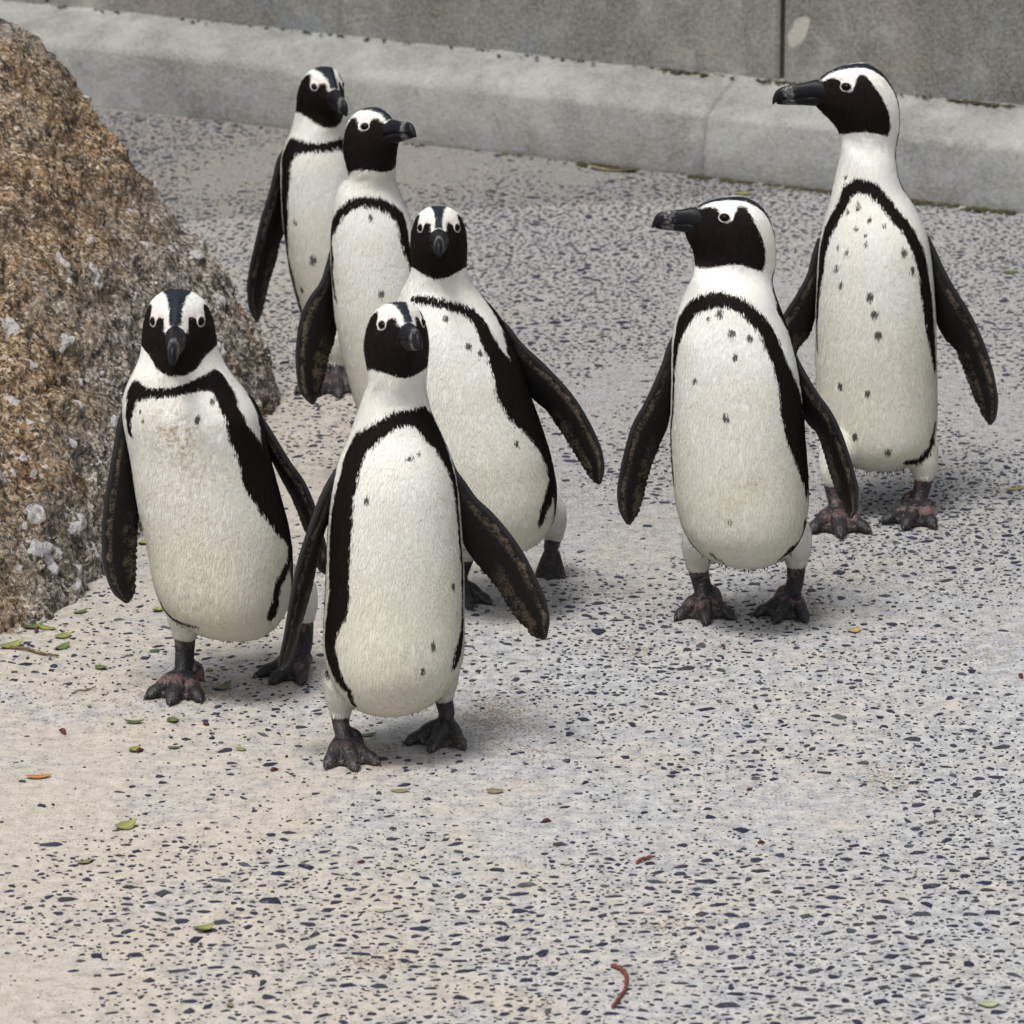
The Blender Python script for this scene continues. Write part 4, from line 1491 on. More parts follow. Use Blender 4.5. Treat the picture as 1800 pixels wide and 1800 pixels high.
    if len(cand):
        for i in rng.choice(cand, S.get('nfringe', 150)):
            p = co[i] - nr[i] * .002
            dv = nr[i] * .5 + np.array([rng.normal(0, .25), .45, -.75])
            dv /= np.linalg.norm(dv)
            Lf = rng.uniform(.003, .009) * S.get('fringe', 1.0)
            sd_ = np.cross(dv, [0, 1, 0.2])
            sd_ /= np.linalg.norm(sd_) + 1e-9
            wd = rng.uniform(.0007, .0014)
            pieces.append((np.array([p - sd_ * wd, p + sd_ * wd, p + np.cross(sd_, dv) * wd, p + dv * Lf]), [(0, 1, 3), (1, 2, 3), (2, 0, 3), (0, 2, 1)]))
    for (lg, ank, yaw, topp, rt, pitch, sc) in legs:
        for a in np.linspace(0, 2 * math.pi, 54, endpoint=False):
            a += rng.uniform(-.06, .06)
            p = topp + np.array([math.cos(a), math.sin(a), 0]) * rt * 1.06 + np.array([0, 0, .004 + rng.uniform(-.001, .003)])
            dv = np.array([math.cos(a) * .15, math.sin(a) * .15, -1.0])
            dv /= np.linalg.norm(dv)
            sd_ = np.array([-math.sin(a), math.cos(a), 0])
            wd = rng.uniform(.0012, .0022)
            Lf = rng.uniform(.004, .010)
            pieces.append((np.array([p - sd_ * wd, p + sd_ * wd, p + np.cross(sd_, dv) * wd, p + dv * Lf]), [(0, 1, 3), (1, 2, 3), (2, 0, 3), (0, 2, 1)], 1))
    bl_ = [x for x in pieces if len(x) == 2]
    wh_ = [x[:2] for x in pieces if len(x) == 3]
    for nm, lst, mt in (('belly_fringe', bl_, M['fringe']), ('leg_fringe', wh_, M['white_fringe'])):
        if lst:
            Vf, Ff = join(lst)
            tag(link(nm, mesh_from(nm, Vf - base, Ff, mt, False), root), kind='stuff')
    return root


M['white_fringe'] = mat_simple('white_leg_feathers', (0.66, 0.64, 0.57), 0.85, 0.1, 0.12, 200, 0.1)
PL_CLEAN, PL_DIRTY = mat_plumage('plumage_clean'), mat_plumage('plumage_soiled', 0.12)


def Z(x0, y0, f):
    """coordinates measured on an enlarged crop of the photograph"""
    def g(pts):
        return [(x0 + p[0] / f, y0 + p[1] / f) + tuple(v / f for v in p[2:]) for p in pts]
    return g


zA, zB, zD = Z(150, 480, 2.25), Z(470, 500, 2.0), Z(420, 80, 2.648)
zC, zF, zG = Z(660, 340, 2.367), Z(1060, 320, 2.25), Z(1340, 90, 2.0457)

# A: left front, striding, head low, facing the camera
penguin(dict(
    label='penguin striding beside the boulder with lowered head facing the camera and one foot behind', seed=1, Y=6.53, base=(400, 1185), byaw=-14, mat=PL_DIRTY, foot_mat=M['foot_pink'], dust=.3,
    eye=(311, 564), hs=1.08, hyaw=0, hpitch=-1, hroll=0, hdy=-.036, zmin=-.034, hw=1.12, cap=1.05, cz=1.25, lore=-.004, chin=.014, chinr=.020, thb=[92, 84, 90, 110, 130],
    rows=[(668, 226, 408, -.006), (692, 217, 434, -.004), (716, 215, 453, -.002), (745, 219, 462, -.0), (791, 229, 472), (836, 236, 483), (880, 243, 495), (924, 253, 507), (969, 262, 514, -.004), (1010, 269, 515, -.008),
          (1045, 279, 512, -.012), (1072, 294, 505, -.014), (1092, 318, 492, -.016), (1108, 350, 476, -.016), (1119, 390, 455, -.016)],
    legs=[dict(toe=(300, 1236), yaw=-10, top=(325, 1112), w=40, hallux=1, scale=1.08, thigh=.95, tdy=.012), dict(toe=(478, 1200), yaw=-32, top=(535, 1082), w=34, hallux=-1, scale=1.05, thigh=.85)],
    bands=[zA([(182, 640, 12), (174, 570, 20), (180, 520, 32), (192, 470, 46), (240, 475, 32), (300, 480, 32), (360, 470, 32), (420, 450, 38), (480, 432, 50), (530, 435, 60), (552, 480, 70), (578, 550, 62), (615, 640, 80),
               (665, 720, 95), (695, 800, 110), (735, 870, 100), (770, 950, 85), (797, 1020, 45), (812, 1080, 22), (810, 1140, 20), (790, 1190, 20), (765, 1230, 24), (750, 1290, 26), (738, 1350, 36)]),
           zA([(300, 1320, 18), (325, 1355, 16), (360, 1375, 14), (400, 1390, 12), (440, 1398, 12)])],
    spots=zA([(218, 545, 6), (232, 585, 6), (437, 583, 11), (505, 505, 10), (575, 610, 8), (580, 650, 8)]),
    soil=[(310, 775, 60, 1.0), (325, 800, 95, .45), (305, 715, 45, .4), (345, 950, 70, .28), (340, 1045, 60, .45), (330, 1085, 70, .3)],
    flippers=[dict(lead=zA([(190, 500), (150, 540), (128, 600), (112, 690), (93, 790), (75, 900), (64, 1020), (66, 1120), (82, 1200), (110, 1265), (158, 1306)]),
                   trail=zA([(215, 620), (190, 680), (196, 740), (205, 820), (211, 920), (209, 1000), (205, 1100), (201, 1200), (194, 1270), (172, 1305)]), y=(.02, -.01, .03, .02)),
              dict(lead=zA([(600, 460), (655, 520), (700, 580), (752, 660), (803, 740), (862, 820), (907, 920), (936, 1020), (955, 1110), (956, 1185)]),
                   trail=zA([(640, 620), (680, 660), (728, 720), (768, 800), (820, 900), (860, 1000), (885, 1060), (908, 1130), (925, 1178), (946, 1193)]), y=(.01, .02, .035, .055))]))

# B: centre front
penguin(dict(
    label='foremost penguin in the centre, walking toward the camera with head turned to one side', seed=2, Y=6.30, base=(690, 1300), byaw=12, mat=PL_CLEAN, foot_mat=M['foot_dark'], dust=1.0,
    eye=(706, 569), hs=1.0, hyaw=15, hpitch=10, hroll=0, chin=.004, hdy=-.030, zmin=-.066, hw=1.04, bl=.80, cap=.75, nk=.93, thb=[106, 94, 96, 112, 130],
    rows=[(702, 635, 752), (722, 632, 757), (740, 625, 763), (765, 615, 776), (790, 603, 788), (815, 592, 797), (840, 586, 802), (880, 581, 806), (930, 577, 810), (1000, 574, 814), (1060, 571, 815, -.004), (1110, 568, 816, -.008),
          (1150, 570, 814, -.012), (1180, 577, 806, -.016), (1205, 588, 790, -.02), (1227, 606, 768, -.022), (1243, 632, 740, -.024), (1252, 660, 712, -.024)],
    legs=[dict(toe=(624, 1352), yaw=14, top=(598, 1252), w=35, hallux=1, scale=1.0, thigh=.92, tdy=.012, spl=0), dict(toe=(757, 1319), yaw=-16, top=(779, 1222), w=35, hallux=0, scale=.98, thigh=.90, spread=36)],
    bands=[zB([(272, 1415, 26), (248, 1380, 32), (228, 1330, 38), (215, 1270, 40), (220, 1210, 44), (238, 1150, 60), (246, 1100, 66), (247, 1000, 66), (248, 900, 68), (253, 820, 70), (264, 750, 60), (281, 680, 58), (296, 620, 58), (320, 570, 58), (360, 540, 55), (410, 505, 50),
               (460, 478, 48), (510, 470, 50), (550, 477, 60), (585, 513, 55), (608, 553, 42), (628, 600, 30), (643, 650, 24), (653, 690, 18), (664, 780, 12), (673, 880, 10), (682, 980, 10), (686, 1100, 8), (685, 1220, 14), (672, 1290, 22), (654, 1340, 18)]),
           zB([(285, 1430, 20), (308, 1480, 14)])],
    spots=zB([(350, 768, 9), (300, 843, 6), (495, 613, 6), (507, 612, 5), (535, 603, 6), (650, 1065, 9), (585, 1272, 9), (545, 1360, 9), (668, 1155, 2)]),
    soil=[(710, 1205, 50, .25)],
    flippers=[dict(lead=zB([(250, 640), (222, 680), (198, 730), (170, 800), (140, 880), (110, 970), (90, 1060), (75, 1150), (60, 1240), (45, 1310), (40, 1352)]),
                   trail=zB([(262, 760), (244, 800), (212, 840), (196, 880), (178, 960), (163, 1040), (148, 1100), (120, 1200), (95, 1280), (75, 1335), (52, 1360)]), y=(-.01, -.05, .02, .0)),
              dict(lead=zB([(640, 600), (662, 650), (692, 690), (732, 745), (790, 800), (850, 870), (905, 950), (950, 1040), (980, 1110), (992, 1180), (982, 1242)]),
                   trail=zB([(640, 780), (665, 850), (695, 925), (750, 1000), (808, 1070), (858, 1150), (898, 1200), (935, 1238), (968, 1252)]), y=(-.005, .0, .015, .025))]))

# C: behind B, head on
penguin(dict(
    label='penguin stepping behind the foremost one, looking straight at the camera with a trailing foot', seed=3, Y=6.86, base=(855, 1040), byaw=-20, mat=PL_CLEAN, foot_mat=M['foot_dark'], dust=.5,
    eye=(771, 400), hs=.98, hyaw=1, hpitch=5, bl=.93, chin=.002, hroll=0, hdy=-.032, zmin=-.056, hw=1.0, cap=.72, thb=[94, 84, 88, 104, 130],
    rows=[(502, 709, 829, -.002), (526, 698, 850, -.0), (548, 692, 871), (575, 688, 888), (610, 688, 902), (650, 690, 918), (700, 694, 934), (750, 698, 952), (800, 704, 968), (845, 713, 977), (885, 728, 978, -.008), (915, 750, 972, -.012),
          (940, 780, 958, -.016), (957, 815, 940, -.018), (967, 850, 915, -.018)],
    legs=[dict(toe=(952, 1022), yaw=-8, top=(972, 942), w=33, ank=(969, 968), ady=.035, pitch=58, hallux=0, scale=.92, thigh=.9, spread=22, tdy=.01), dict(toe=(826, 1068), yaw=12, top=(818, 975), w=34, hallux=0, scale=.95, thigh=.9)],
    bands=[zC([(160, 445, 20), (220, 450, 30), (280, 458, 32), (340, 475, 34), (400, 507, 40), (440, 547, 48), (470, 610, 52), (500, 670, 60), (535, 740, 85), (570, 800, 110), (605, 860, 105), (645, 930, 75), (672, 1000, 56), (700, 1060, 36), (723, 1130, 22),
               (735, 1200, 22), (720, 1265, 30), (700, 1320, 25), (690, 1370, 22)])],
    spots=zC([(290, 520, 10), (387, 637, 11), (438, 668, 9), (560, 880, 10), (585, 1048, 11)]),
    flippers=[dict(lead=zC([(505, 510), (550, 550), (605, 620), (682, 690), (762, 770), (822, 840), (880, 930), (920, 1010), (945, 1080), (952, 1140), (938, 1205)]),
                   trail=zC([(540, 690), (600, 765), (650, 850), (710, 905), (752, 962), (800, 1040), (850, 1120), (888, 1176), (912, 1204), (930, 1213)]), y=(.01, .0, .03, .02)),
              dict(lead=[(705, 545), (690, 600), (684, 650), (682, 700), (684, 750), (692, 785)], trail=[(730, 600), (720, 640), (716, 690), (712, 730), (706, 765), (698, 788)], y=(.03, .05, .06, .08))]))

# D: second from back, looking to the right of the picture
penguin(dict(
    label='penguin in the back cluster with its head turned sideways to show one eye', seed=4, Y=7.45, base=(705, 862), byaw=2, mat=PL_CLEAN, foot_mat=M['foot_dark'], dust=.5,
    eye=(663, 219), hs=.99, hyaw=37, hpitch=15, lore=.001, hroll=0, hdy=-.024, zmin=-.066, bl=.84, cap=.85, nk=.90, thb=[106, 90, 94, 110, 130],
    rows=[(325, 594, 698, -.0), (345, 590, 706), (367, 585, 716), (392, 582, 726), (425, 581, 734), (460, 581, 740), (500, 584, 746), (550, 588, 752), (600, 597, 757), (650, 608, 762), (700, 622, 766), (740, 636, 766, -.006), (775, 652, 760, -.01),
          (800, 670, 748, -.012), (818, 690, 730, -.012)],
    legs=[dict(toe=(668, 882), yaw=0, top=(672, 800), w=32, hallux=0, thigh=.85), dict(toe=(740, 888), yaw=5, top=(742, 802), w=32, hallux=0, thigh=.85)],
    bands=[zD([(450, 1180, 10), (438, 1080, 12), (433, 1000, 14), (429, 900, 16), (440, 842, 24), (470, 793, 32), (510, 752, 36), (560, 732, 40), (610, 730, 44), (660, 745, 44), (710, 775, 46), (748, 800, 42), (763, 850, 40), (776, 920, 36), (792, 980, 24), (812, 1060, 22), (832, 1200, 24), (850, 1400, 24)])],
    spots=zD([(617, 800, 9), (660, 1165, 12)]),
    flippers=[dict(lead=zD([(438, 940), (424, 990), (405, 1045), (375, 1110), (328, 1170), (290, 1250), (270, 1350), (263, 1450), (268, 1540), (290, 1620), (335, 1669)]),
                   trail=zD([(452, 1060), (442, 1110), (450, 1200), (460, 1290), (440, 1390), (424, 1440), (402, 1540), (380, 1620), (348, 1672)]), y=(.01, -.005, .03, .02)),
              dict(lead=[(724, 410), (738, 450), (750, 500), (758, 550), (764, 600), (764, 640)], trail=[(722, 470), (730, 510), (738, 550), (746, 590), (752, 620), (760, 642)], y=(.03, .06, .05, .09))]))

# E: back left
penguin(dict(
    label='rearmost partly hidden penguin at the back of the cluster, glancing down', seed=5, Y=8.02, base=(590, 672), byaw=6, mat=PL_CLEAN, foot_mat=M['foot_dark'], dust=.5, cream_shading=1.3,
    eye=(576, 150), hs=.95, hyaw=22, hpitch=-5, chin=.008, hroll=0, hdy=-.028, zmin=-.050, cap=1.0, bl=.80, thb=[108, 92, 96, 110, 130],
    rows=[(240, 508, 614, -.002), (262, 498, 622, -.0), (285, 494, 626), (315, 494, 629), (350, 495, 632), (390, 498, 635), (430, 503, 638), (470, 509, 640), (510, 518, 642), (550, 528, 642, -.005), (585, 541, 638, -.008), (612, 558, 628, -.01), (628, 574, 612, -.01)],
    legs=[dict(toe=(596, 697), yaw=6, top=(592, 634), w=28, hallux=0, thigh=.8), dict(toe=(556, 695), yaw=-4, top=(556, 630), w=28, hallux=0, thigh=.8)],
    bands=[zD([(290, 1230, 9), (268, 1140, 10), (247, 1060, 14), (230, 980, 14), (220, 880, 20), (215, 780, 30), (213, 680, 34), (214, 600, 36), (218, 540, 40), (238, 482, 50), (280, 470, 46), (340, 475, 40), (400, 475, 36), (470, 462, 36), (520, 480, 36), (540, 560, 34), (548, 700, 30), (560, 900, 24), (570, 1100, 20)])],
    spots=zD([(265, 828, 9), (345, 1000, 14), (295, 1140, 10)]),
    flippers=[dict(lead=zD([(212, 480), (186, 520), (165, 600), (140, 690), (105, 800), (75, 920), (50, 1030), (38, 1130), (45, 1210), (78, 1288)]),
                   trail=zD([(222, 640), (214, 740), (210, 870), (190, 930), (170, 1020), (145, 1100), (125, 1180), (108, 1245), (90, 1288)]), y=(.01, -.01, .04, .03)),
              dict(lead=[(626, 290), (636, 330), (644, 380), (648, 430), (650, 480), (648, 520)], trail=[(622, 340), (628, 380), (634, 430), (638, 470), (641, 505), (645, 522)], y=(.03, .06, .05, .09))]))

# F: right front, in profile to the left
penguin(dict(
    label='standing penguin in profile in front of the tallest one, body square to the camera', seed=6, Y=6.80, base=(1318, 1055), byaw=-16, mat=PL_DIRTY, foot_mat=M['foot_pink'], dust=.3,
    eye=(1273, 372), hs=1.02, cz=.72, nf=1.0, lore=.006, hyaw=-84, hpitch=4, hroll=-6, hdy=-.002, zmin=-.066, bl=.86, cap=.62, thb=[104, 94, 95, 112, 130], tailz=.066, fringe=1.3, nk=1.0,
    rows=[(500, 1210, 1359, -.0), (520, 1203, 1364), (540, 1196, 1371), (565, 1189, 1380), (595, 1183, 1390), (630, 1182, 1399), (670, 1182, 1405), (720, 1181, 1411), (770, 1180, 1415), (820, 1182, 1419), (860, 1185, 1421, -.004), (895, 1191, 1420, -.01),
          (925, 1199, 1415, -.014), (950, 1213, 1404, -.018), (970, 1232, 1388, -.02), (986, 1262, 1364, -.022), (995, 1292, 1338, -.022)],
    legs=[dict(toe=(1241, 1095), yaw=2, top=(1227, 992), w=39, hallux=1, scale=1.02, thigh=.9, spread=36), dict(toe=(1364, 1092), yaw=-22, top=(1400, 986), w=36, hallux=-1, scale=1.0, thigh=.9, spread=34)],
    bands=[zF([(282, 1190, 10), (273, 1100, 12), (271, 1000, 10), (277, 900, 10), (283, 800, 10), (284, 700, 16), (296, 620, 24), (315, 560, 38), (350, 510, 45), (400, 480, 48), (460, 470, 55), (520, 477, 52), (575, 510, 52), (620, 550, 50), (650, 600, 50), (680, 660, 50), (705, 730, 52), (728, 800, 62),
               (752, 880, 78), (766, 950, 76), (778, 1020, 66), (786, 1090, 52), (795, 1150, 38), (801, 1200, 20), (804, 1240, 10)]),
           zF([(796, 1350, 14), (790, 1390, 24), (770, 1430, 20), (735, 1460, 20), (700, 1490, 14)]), zF([(312, 1390, 8), (335, 1440, 14), (365, 1465, 12)]), zF([(430, 1475, 12), (470, 1505, 10)])],
    spots=zF([(512, 600, 10), (583, 623, 10), (640, 640, 12), (525, 693, 10), (365, 792, 9), (492, 930, 11), (460, 525, 12), (420, 540, 6), (597, 1200, 4), (510, 1340, 5), (455, 330, 4), (435, 331, 3), (410, 340, 3)]),
    soil=[(1290, 880, 40, .3), (1286, 925, 40, .35), (1320, 850, 25, .4), (1285, 720, 60, .15)],
    flippers=[dict(lead=zF([(290, 590), (264, 635), (243, 700), (208, 780), (165, 870), (115, 960), (85, 1060), (65, 1150), (55, 1230), (62, 1290), (92, 1352)]),
                   trail=zF([(295, 740), (276, 820), (266, 920), (250, 985), (225, 1040), (205, 1090), (180, 1170), (160, 1250), (135, 1318), (108, 1357)]), y=(-.005, -.01, .015, .015)),
              dict(lead=zF([(700, 570), (730, 612), (762, 690), (802, 760), (852, 840), (902, 910), (942, 990), (967, 1060), (992, 1140), (1009, 1220), (1008, 1285), (985, 1332)]),
                   trail=zF([(720, 760), (768, 850), (798, 940), (848, 1000), (875, 1080), (890, 1130), (915, 1210), (940, 1270), (968, 1326)]), y=(.0, -.01, .03, .03))]))

# G: right back, tall, in profile
penguin(dict(
    label='tallest penguin at the back right with stretched neck and many breast spots, head in profile', seed=7, Y=7.34, base=(1545, 898), byaw=-5, mat=PL_CLEAN, foot_mat=M['foot_pink'], dust=.2,
    eye=(1487, 143), hs=1.08, cz=.84, lore=.005, hyaw=-86, hpitch=-2, hroll=-6, hdy=-.004, zmin=-.066, cap=.62, bl=.93, thb=[108, 96, 97, 112, 130], nk=.93, tailz=.050,
    rows=[(278, 1477, 1576), (300, 1472, 1575), (325, 1467, 1582), (350, 1461, 1597), (378, 1452, 1614), (408, 1444, 1627), (445, 1439, 1635), (490, 1437, 1640), (530, 1435, 1643), (580, 1434, 1645), (640, 1434, 1646), (690, 1436, 1647), (730, 1440, 1647, -.005),
          (762, 1446, 1645, -.01), (786, 1456, 1637, -.014), (803, 1472, 1622, -.016), (815, 1496, 1600, -.018), (821, 1525, 1575, -.018)],
    legs=[dict(toe=(1478, 942), yaw=2, top=(1464, 842), w=36, hallux=0, scale=1.1, thigh=.85, spread=36), dict(toe=(1590, 928), yaw=-20, top=(1624, 833), w=36, hallux=-1, scale=1.08, thigh=.85, spread=33)],
    bands=[zG([(196, 1080, 8), (195, 1000, 10), (200, 900, 16), (208, 800, 22), (218, 720, 26), (233, 650, 28), (258, 602, 30), (285, 552, 32), (305, 505, 40), (345, 482, 42), (390, 493, 48), (430, 533, 42), (470, 587, 40), (510, 627, 38), (545, 682, 34), (570, 740, 34), (585, 820, 34), (597, 900, 34),
               (607, 1000, 28), (614, 1080, 20), (619, 1140, 12)]), zG([(620, 1340, 8), (610, 1390, 12), (590, 1440, 16), (555, 1475, 22), (520, 1478, 20)])],
    spots=zG([(350, 560, 8), (388, 610, 7), (370, 665, 6), (375, 703, 7), (337, 640, 5), (303, 723, 7), (272, 705, 6), (440, 635, 6), (433, 570, 6), (265, 788, 9), (284, 840, 9), (508, 730, 10), (537, 790, 10), (391, 882, 11), (403, 953, 11), (418, 1025, 11), (285, 1205, 10), (379, 1238, 9), (331, 1385, 9), (450, 1447, 10), (302, 452, 5), (310, 580, 5), (480, 620, 8)]),
    nfringe=260, fringe=1.5,
    flippers=[dict(lead=zG([(205, 670), (186, 720), (165, 795), (122, 875), (72, 955), (45, 1050), (35, 1150), (42, 1220)]),
                   trail=zG([(215, 790), (200, 900), (180, 1000), (130, 1075), (95, 1150), (70, 1200), (52, 1230)]), y=(.01, .02, .03, .04)),
              dict(lead=zG([(595, 665), (618, 708), (652, 780), (692, 850), (742, 930), (782, 1010), (816, 1100), (839, 1190), (848, 1260), (840, 1318), (824, 1344)]),
                   trail=zG([(605, 840), (626, 975), (660, 1040), (690, 1070), (712, 1120), (740, 1190), (762, 1250), (790, 1308), (812, 1343)]), y=(.0, -.005, .025, .02))]))

# ================================================================== LITTER ON THE GROUND
def leaf_mesh(name, L, Wd, curl, fold, mat, rng, thick=0.0005):
    nu, nv = 14, 7
    s = np.linspace(0, 1, nu)
    w = np.sin(math.pi * np.clip(s, 0.02, 0.985) ** 0.9) ** 0.75
    V, vein = [], []
    for top in (1, 0):
        for i in range(nu):
            for j in range(nv):
                t = (j / (nv - 1)) * 2 - 1
                x = (s[i] - 0.5) * L
                y = t * w[i] * Wd * 0.5
                z = curl * L * ((s[i] - 0.5) ** 2) * 2 + fold * abs(y) + (thick if top else 0) + 0.03 * L * math.sin(5 * s[i] + 3 * t) * 0.3
                V.append((x, y, z))
                vein.append(max(0, 1 - abs(t) * 5))
    V = np.array(V)
    n = nu * nv
    F = [tuple(f) for f in grid_faces(nu, nv, False)]
    F2 = [tuple(reversed([i + n for i in f])) for f in F]
    F += F2
    b = [i * nv for i in range(nu)]
    for i in range(nu - 1):
        F.append((i * nv, (i + 1) * nv, (i + 1) * nv + n, i * nv + n))
        F.append(((i + 1) * nv + nv - 1, i * nv + nv - 1, i * nv + nv - 1 + n, (i + 1) * nv + nv - 1 + n))
    V[:, 2] -= V[:, 2].min()
    return mesh_from(name, V, F, mat, True, {'vein': vein})


LEAVES = [
    # px, py, length px, width px (as if seen from above), angle deg, curl, fold, material, label
    (60, 1103, 36, 22, 10, .5, .3, 'leaf_green', 'green leaf at the boulder foot, left one of a touching pair'),
    (82, 1105, 34, 18, -8, .4, .2, 'leaf_lime', 'yellow-green leaf at the boulder foot, right one of a touching pair'),
    (111, 1119, 30, 26, 12, .3, .2, 'leaf_lime', 'rounded yellow-green leaf lying above a slim green leaf near the boulder'),
    (110, 1139, 34, 18, 22, .5, .2, 'leaf_green', 'slim green leaf just right of the brown twig by the boulder'),
    (20, 1137, 46, 26, 14, .5, .3, 'leaf_lime', 'large yellow-green leaf under the brown twig at the boulder'),
    (142, 1077, 28, 14, 12, .4, .3, 'leaf_green', 'small green leaf tucked against the dark base of the boulder'),
    (252, 957, 22, 26, 40, .5, .3, 'leaf_lime', 'yellow-green leaf lying behind the leftmost penguin\'s flipper'),
    (277, 1074, 22, 22, 30, .8, .5, 'leaf_lime', 'curled yellow-green leaf beside the leftmost penguin\'s belly'),
    (272, 1146, 18, 24, 10, .2, .1, 'leaf_dark', 'small dark green oval leaf left of the leftmost penguin\'s leg'),
    (178, 1177, 24, 20, -15, .5, .3, 'leaf_green', 'small green leaf with a dark stem on the sand left of a penguin foot'),
    (368, 1180, 14, 20, 70, .3, .2, 'leaf_olive', 'tiny olive leaf behind the leftmost penguin\'s standing foot'),
    (391, 1212, 40, 20, 18, .7, .3, 'leaf_green', 'curved green leaf touching the leftmost penguin\'s toes'),
    (236, 1272, 32, 18, 0, .5, .2, 'leaf_dark', 'dark green leaf on sand, left of a lighter tilted leaf'),
    (304, 1270, 26, 40, -38, .4, .3, 'leaf_green', 'tilted bright green leaf below the leftmost penguin\'s foot'),
    (237, 1320, 26, 26, 30, .5, .4, 'leaf_lime', 'yellow-green leaf with a dark red seed against it'),
    (306, 1316, 20, 14, 0, .3, .2, 'leaf_dark', 'small dark green leaf below the tilted bright leaf'),
    (424, 1318, 18, 22, -10, .3, .2, 'leaf_lime', 'small pale green leaf alone between the two front penguins\' feet'),
    (646, 1293, 30, 14, 5, .3, .2, 'leaf_dark', 'dark leaf in shade under the front penguin'),
    (221, 1454, 40, 32, 14, .6, .3, 'leaf_lime', 'broad yellow-green leaf with a curled stem on bare concrete'),
    (67, 1368, 42, 20, 4, .3, .3, 'leaf_orange', 'dry orange leaf near the left edge of the ground'),
    (361, 1639, 34, 36, 12, .9, .8, 'leaf_lime', 'folded yellow-green leaf low in the foreground'),
    (670, 1602, 22, 22, 0, .2, .1, 'leaf_pale', 'faded pale green leaf among dark chips in the foreground'),
    (404, 1771, 16, 30, 60, .8, .6, 'leaf_olive', 'crumpled brown-green leaf at the bottom of the ground'),
    (704, 1393, 32, 14, 0, .3, .2, 'leaf_olive', 'dull olive leaf sliver below the front penguin\'s feet'),
    (870, 1395, 28, 24, 0, .3, .2, 'leaf_olive', 'olive leaf right of the front penguin\'s shadow'),
    (1501, 1108, 26, 30, 10, .5, .2, 'leaf_yellow', 'golden yellow leaf on the ground right of the black and white penguin pair'),
    (996, 1520, 16, 20, 10, .4, .2, 'leaf_pale', 'tiny light green leaf beside a dark red twig'),
    (1739, 1767, 34, 30, 5, .3, .2, 'leaf_pale', 'pale green leaf in the bottom right corner of the ground'),
    (148, 1518, 28, 20, 8, .5, .3, 'leaf_olive', 'dry olive leaf with a red seed, left foreground'),
    (1775, 480, 26, 22, 5, .3, .2, 'leaf_green', 'small green leaf far back near the right edge'),
    (1786, 861, 40, 12, 8, .3, .2, 'leaf_olive', 'slim olive leaf at the right edge beside the tall penguin'),
    (1305, 345, 26, 26, 0, .4, .3, 'leaf_lime', 'yellow-green leaf on the slab joint near the kerb'),
    (1080, 300, 90, 22, -6, .2, .1, 'leaf_olive', 'long withered leaf lying against the foot of the kerb'),
]


def build_leaves():
    rng = np.random.default_rng(9)
    for (px, py, L, W, ang, curl, fold, m, lab) in LEAVES:
        p = gp(px, py)
        sc = FPX / depth(p)
        L_, W_ = 1.1 * L / sc, 1.1 * min(W / sc * 0.9, L / sc * 0.75)
        me = leaf_mesh('leaf', L_, W_, curl * 0.6, fold * 0.6, M[m], rng)
        o = link('leaf', me, None, (p[0], p[1], float(ground_z(p[0], p[1])) + 0.0008))
        # the picture angle is foreshortened: undo it on the ground
        a = math.atan2(math.sin(R(ang)) / math.sin(TILT + 0.02), math.cos(R(ang)))
        o.rotation_euler = (R(random.uniform(-6, 6)), R(random.uniform(-5, 5)), a)
        tag(o, lab, 'leaf', 'fallen leaves on the ground')


SEEDS = [(246, 1322, 9, 'dark red seed touching the yellow-green leaf on the left'), (482, 1355, 8, 'lone dark red seed left of the front penguin\'s foot'),
         (961, 1446, 8, 'dark red seed on bare concrete below the front penguin\'s right side'), (445, 1719, 6, 'tiny dark seed low in the left foreground'),
         (1317, 1390, 6, 'dark red seed among chips below the right pair of penguins'), (1795, 1193, 9, 'dark red seed at the right edge of the ground'),
         (362, 1276, 8, 'black seed right of the tilted bright green leaf'), (1271, 1137, 6, 'small brown seed below the right front penguin\'s foot'),
         (1338, 1481, 7, 'dark red seed in the middle right foreground'), (1496, 1488, 5, 'tiny red seed beside a large chip, right foreground'),
         (635, 1518, 7, 'dark seed on the row of chips left of the twig crumb'), (110, 1288, 10, 'dark brown seed pod on sand near the left edge'),
         (63, 1110, 9, 'reddish brown seed pod at the boulder foot')]


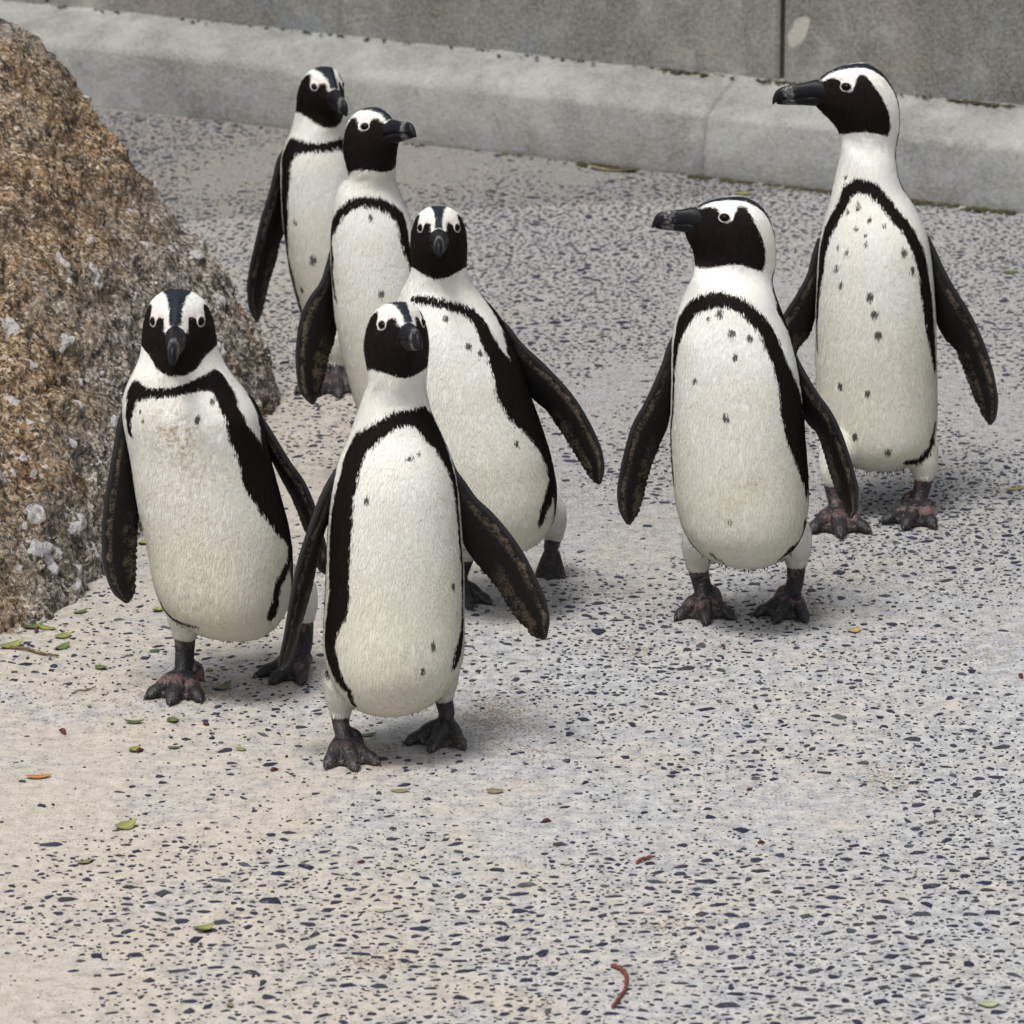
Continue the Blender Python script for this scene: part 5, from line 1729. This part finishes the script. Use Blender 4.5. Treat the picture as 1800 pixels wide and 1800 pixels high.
def build_seeds():
    for px, py, r, lab in SEEDS:
        p = gp(px, py)
        r_ = r / (FPX / depth(p)) * 0.8
        V, F = tube([(-r_, 0, r_ * .55), (-r_ * .2, r_ * .15, r_ * .75), (r_ * .7, 0, r_ * .5), (r_ * 1.3, -r_ * .2, r_ * .35)], [r_ * .35, r_ * .62, r_ * .45, r_ * .15], 9, 3, 0.8)
        o = link('seed', mesh_from('seed', V, F, M['seed']), None, (p[0], p[1], float(ground_z(p[0], p[1]))))
        o.rotation_euler = (0, 0, random.uniform(0, 6))
        tag(o, lab, 'seed', 'small dark seeds on the ground')


def twig(pxs, rad, mat, label, bumps=0.25):
    P = np.array([gp(a, b, 0.003) for a, b in pxs])
    o_ = P[0] * [1, 1, 0]
    t = np.linspace(0, len(P) - 1, 26)
    Q = np.stack([smooth_interp(t, np.arange(len(P)), P[:, i]) for i in range(3)], -1) - o_
    r = rad * (1 + bumps * np.sin(np.arange(26) * 2.1)) * np.linspace(1.0, 0.65, 26)
    Q[:, 2] = np.array([float(ground_z(q[0] + o_[0], q[1] + o_[1])) for q in Q]) + r * 0.8 + 0.002 * np.abs(np.sin(np.linspace(0, 5, 26)))
    V, F = tube(Q, r, 8, 1)
    o = link('twig', mesh_from('twig', V, F, mat), None, tuple(o_))
    tag(o, label, 'twig', 'twigs lying on the ground')


build_leaves()
build_seeds()
twig([(1077, 1694), (1092, 1702), (1101, 1716), (1100, 1732), (1090, 1750), (1077, 1769)], 0.0026, M['twig'], 'curved red-brown twig in the foreground, bent like a bracket')
twig([(1120, 1513), (1130, 1509), (1140, 1506), (1150, 1505)], 0.0018, M['twig'], 'short dark red twig crumb on the row of chips', 0.5)
twig([(18, 1137), (45, 1140), (70, 1147), (101, 1153)], 0.0022, M['twig_brown'], 'thin dark brown twig crossing the large leaf by the boulder')
twig([(722, 249), (750, 247), (775, 243), (793, 239)], 0.004, M['twig_brown'], 'brown twig lying at the kerb behind the looking-right penguin')
twig([(127, 1217), (140, 1214), (155, 1211), (168, 1208)], 0.0013, M['leaf_olive'], 'pale straw stem on the sand left of the leftmost penguin')
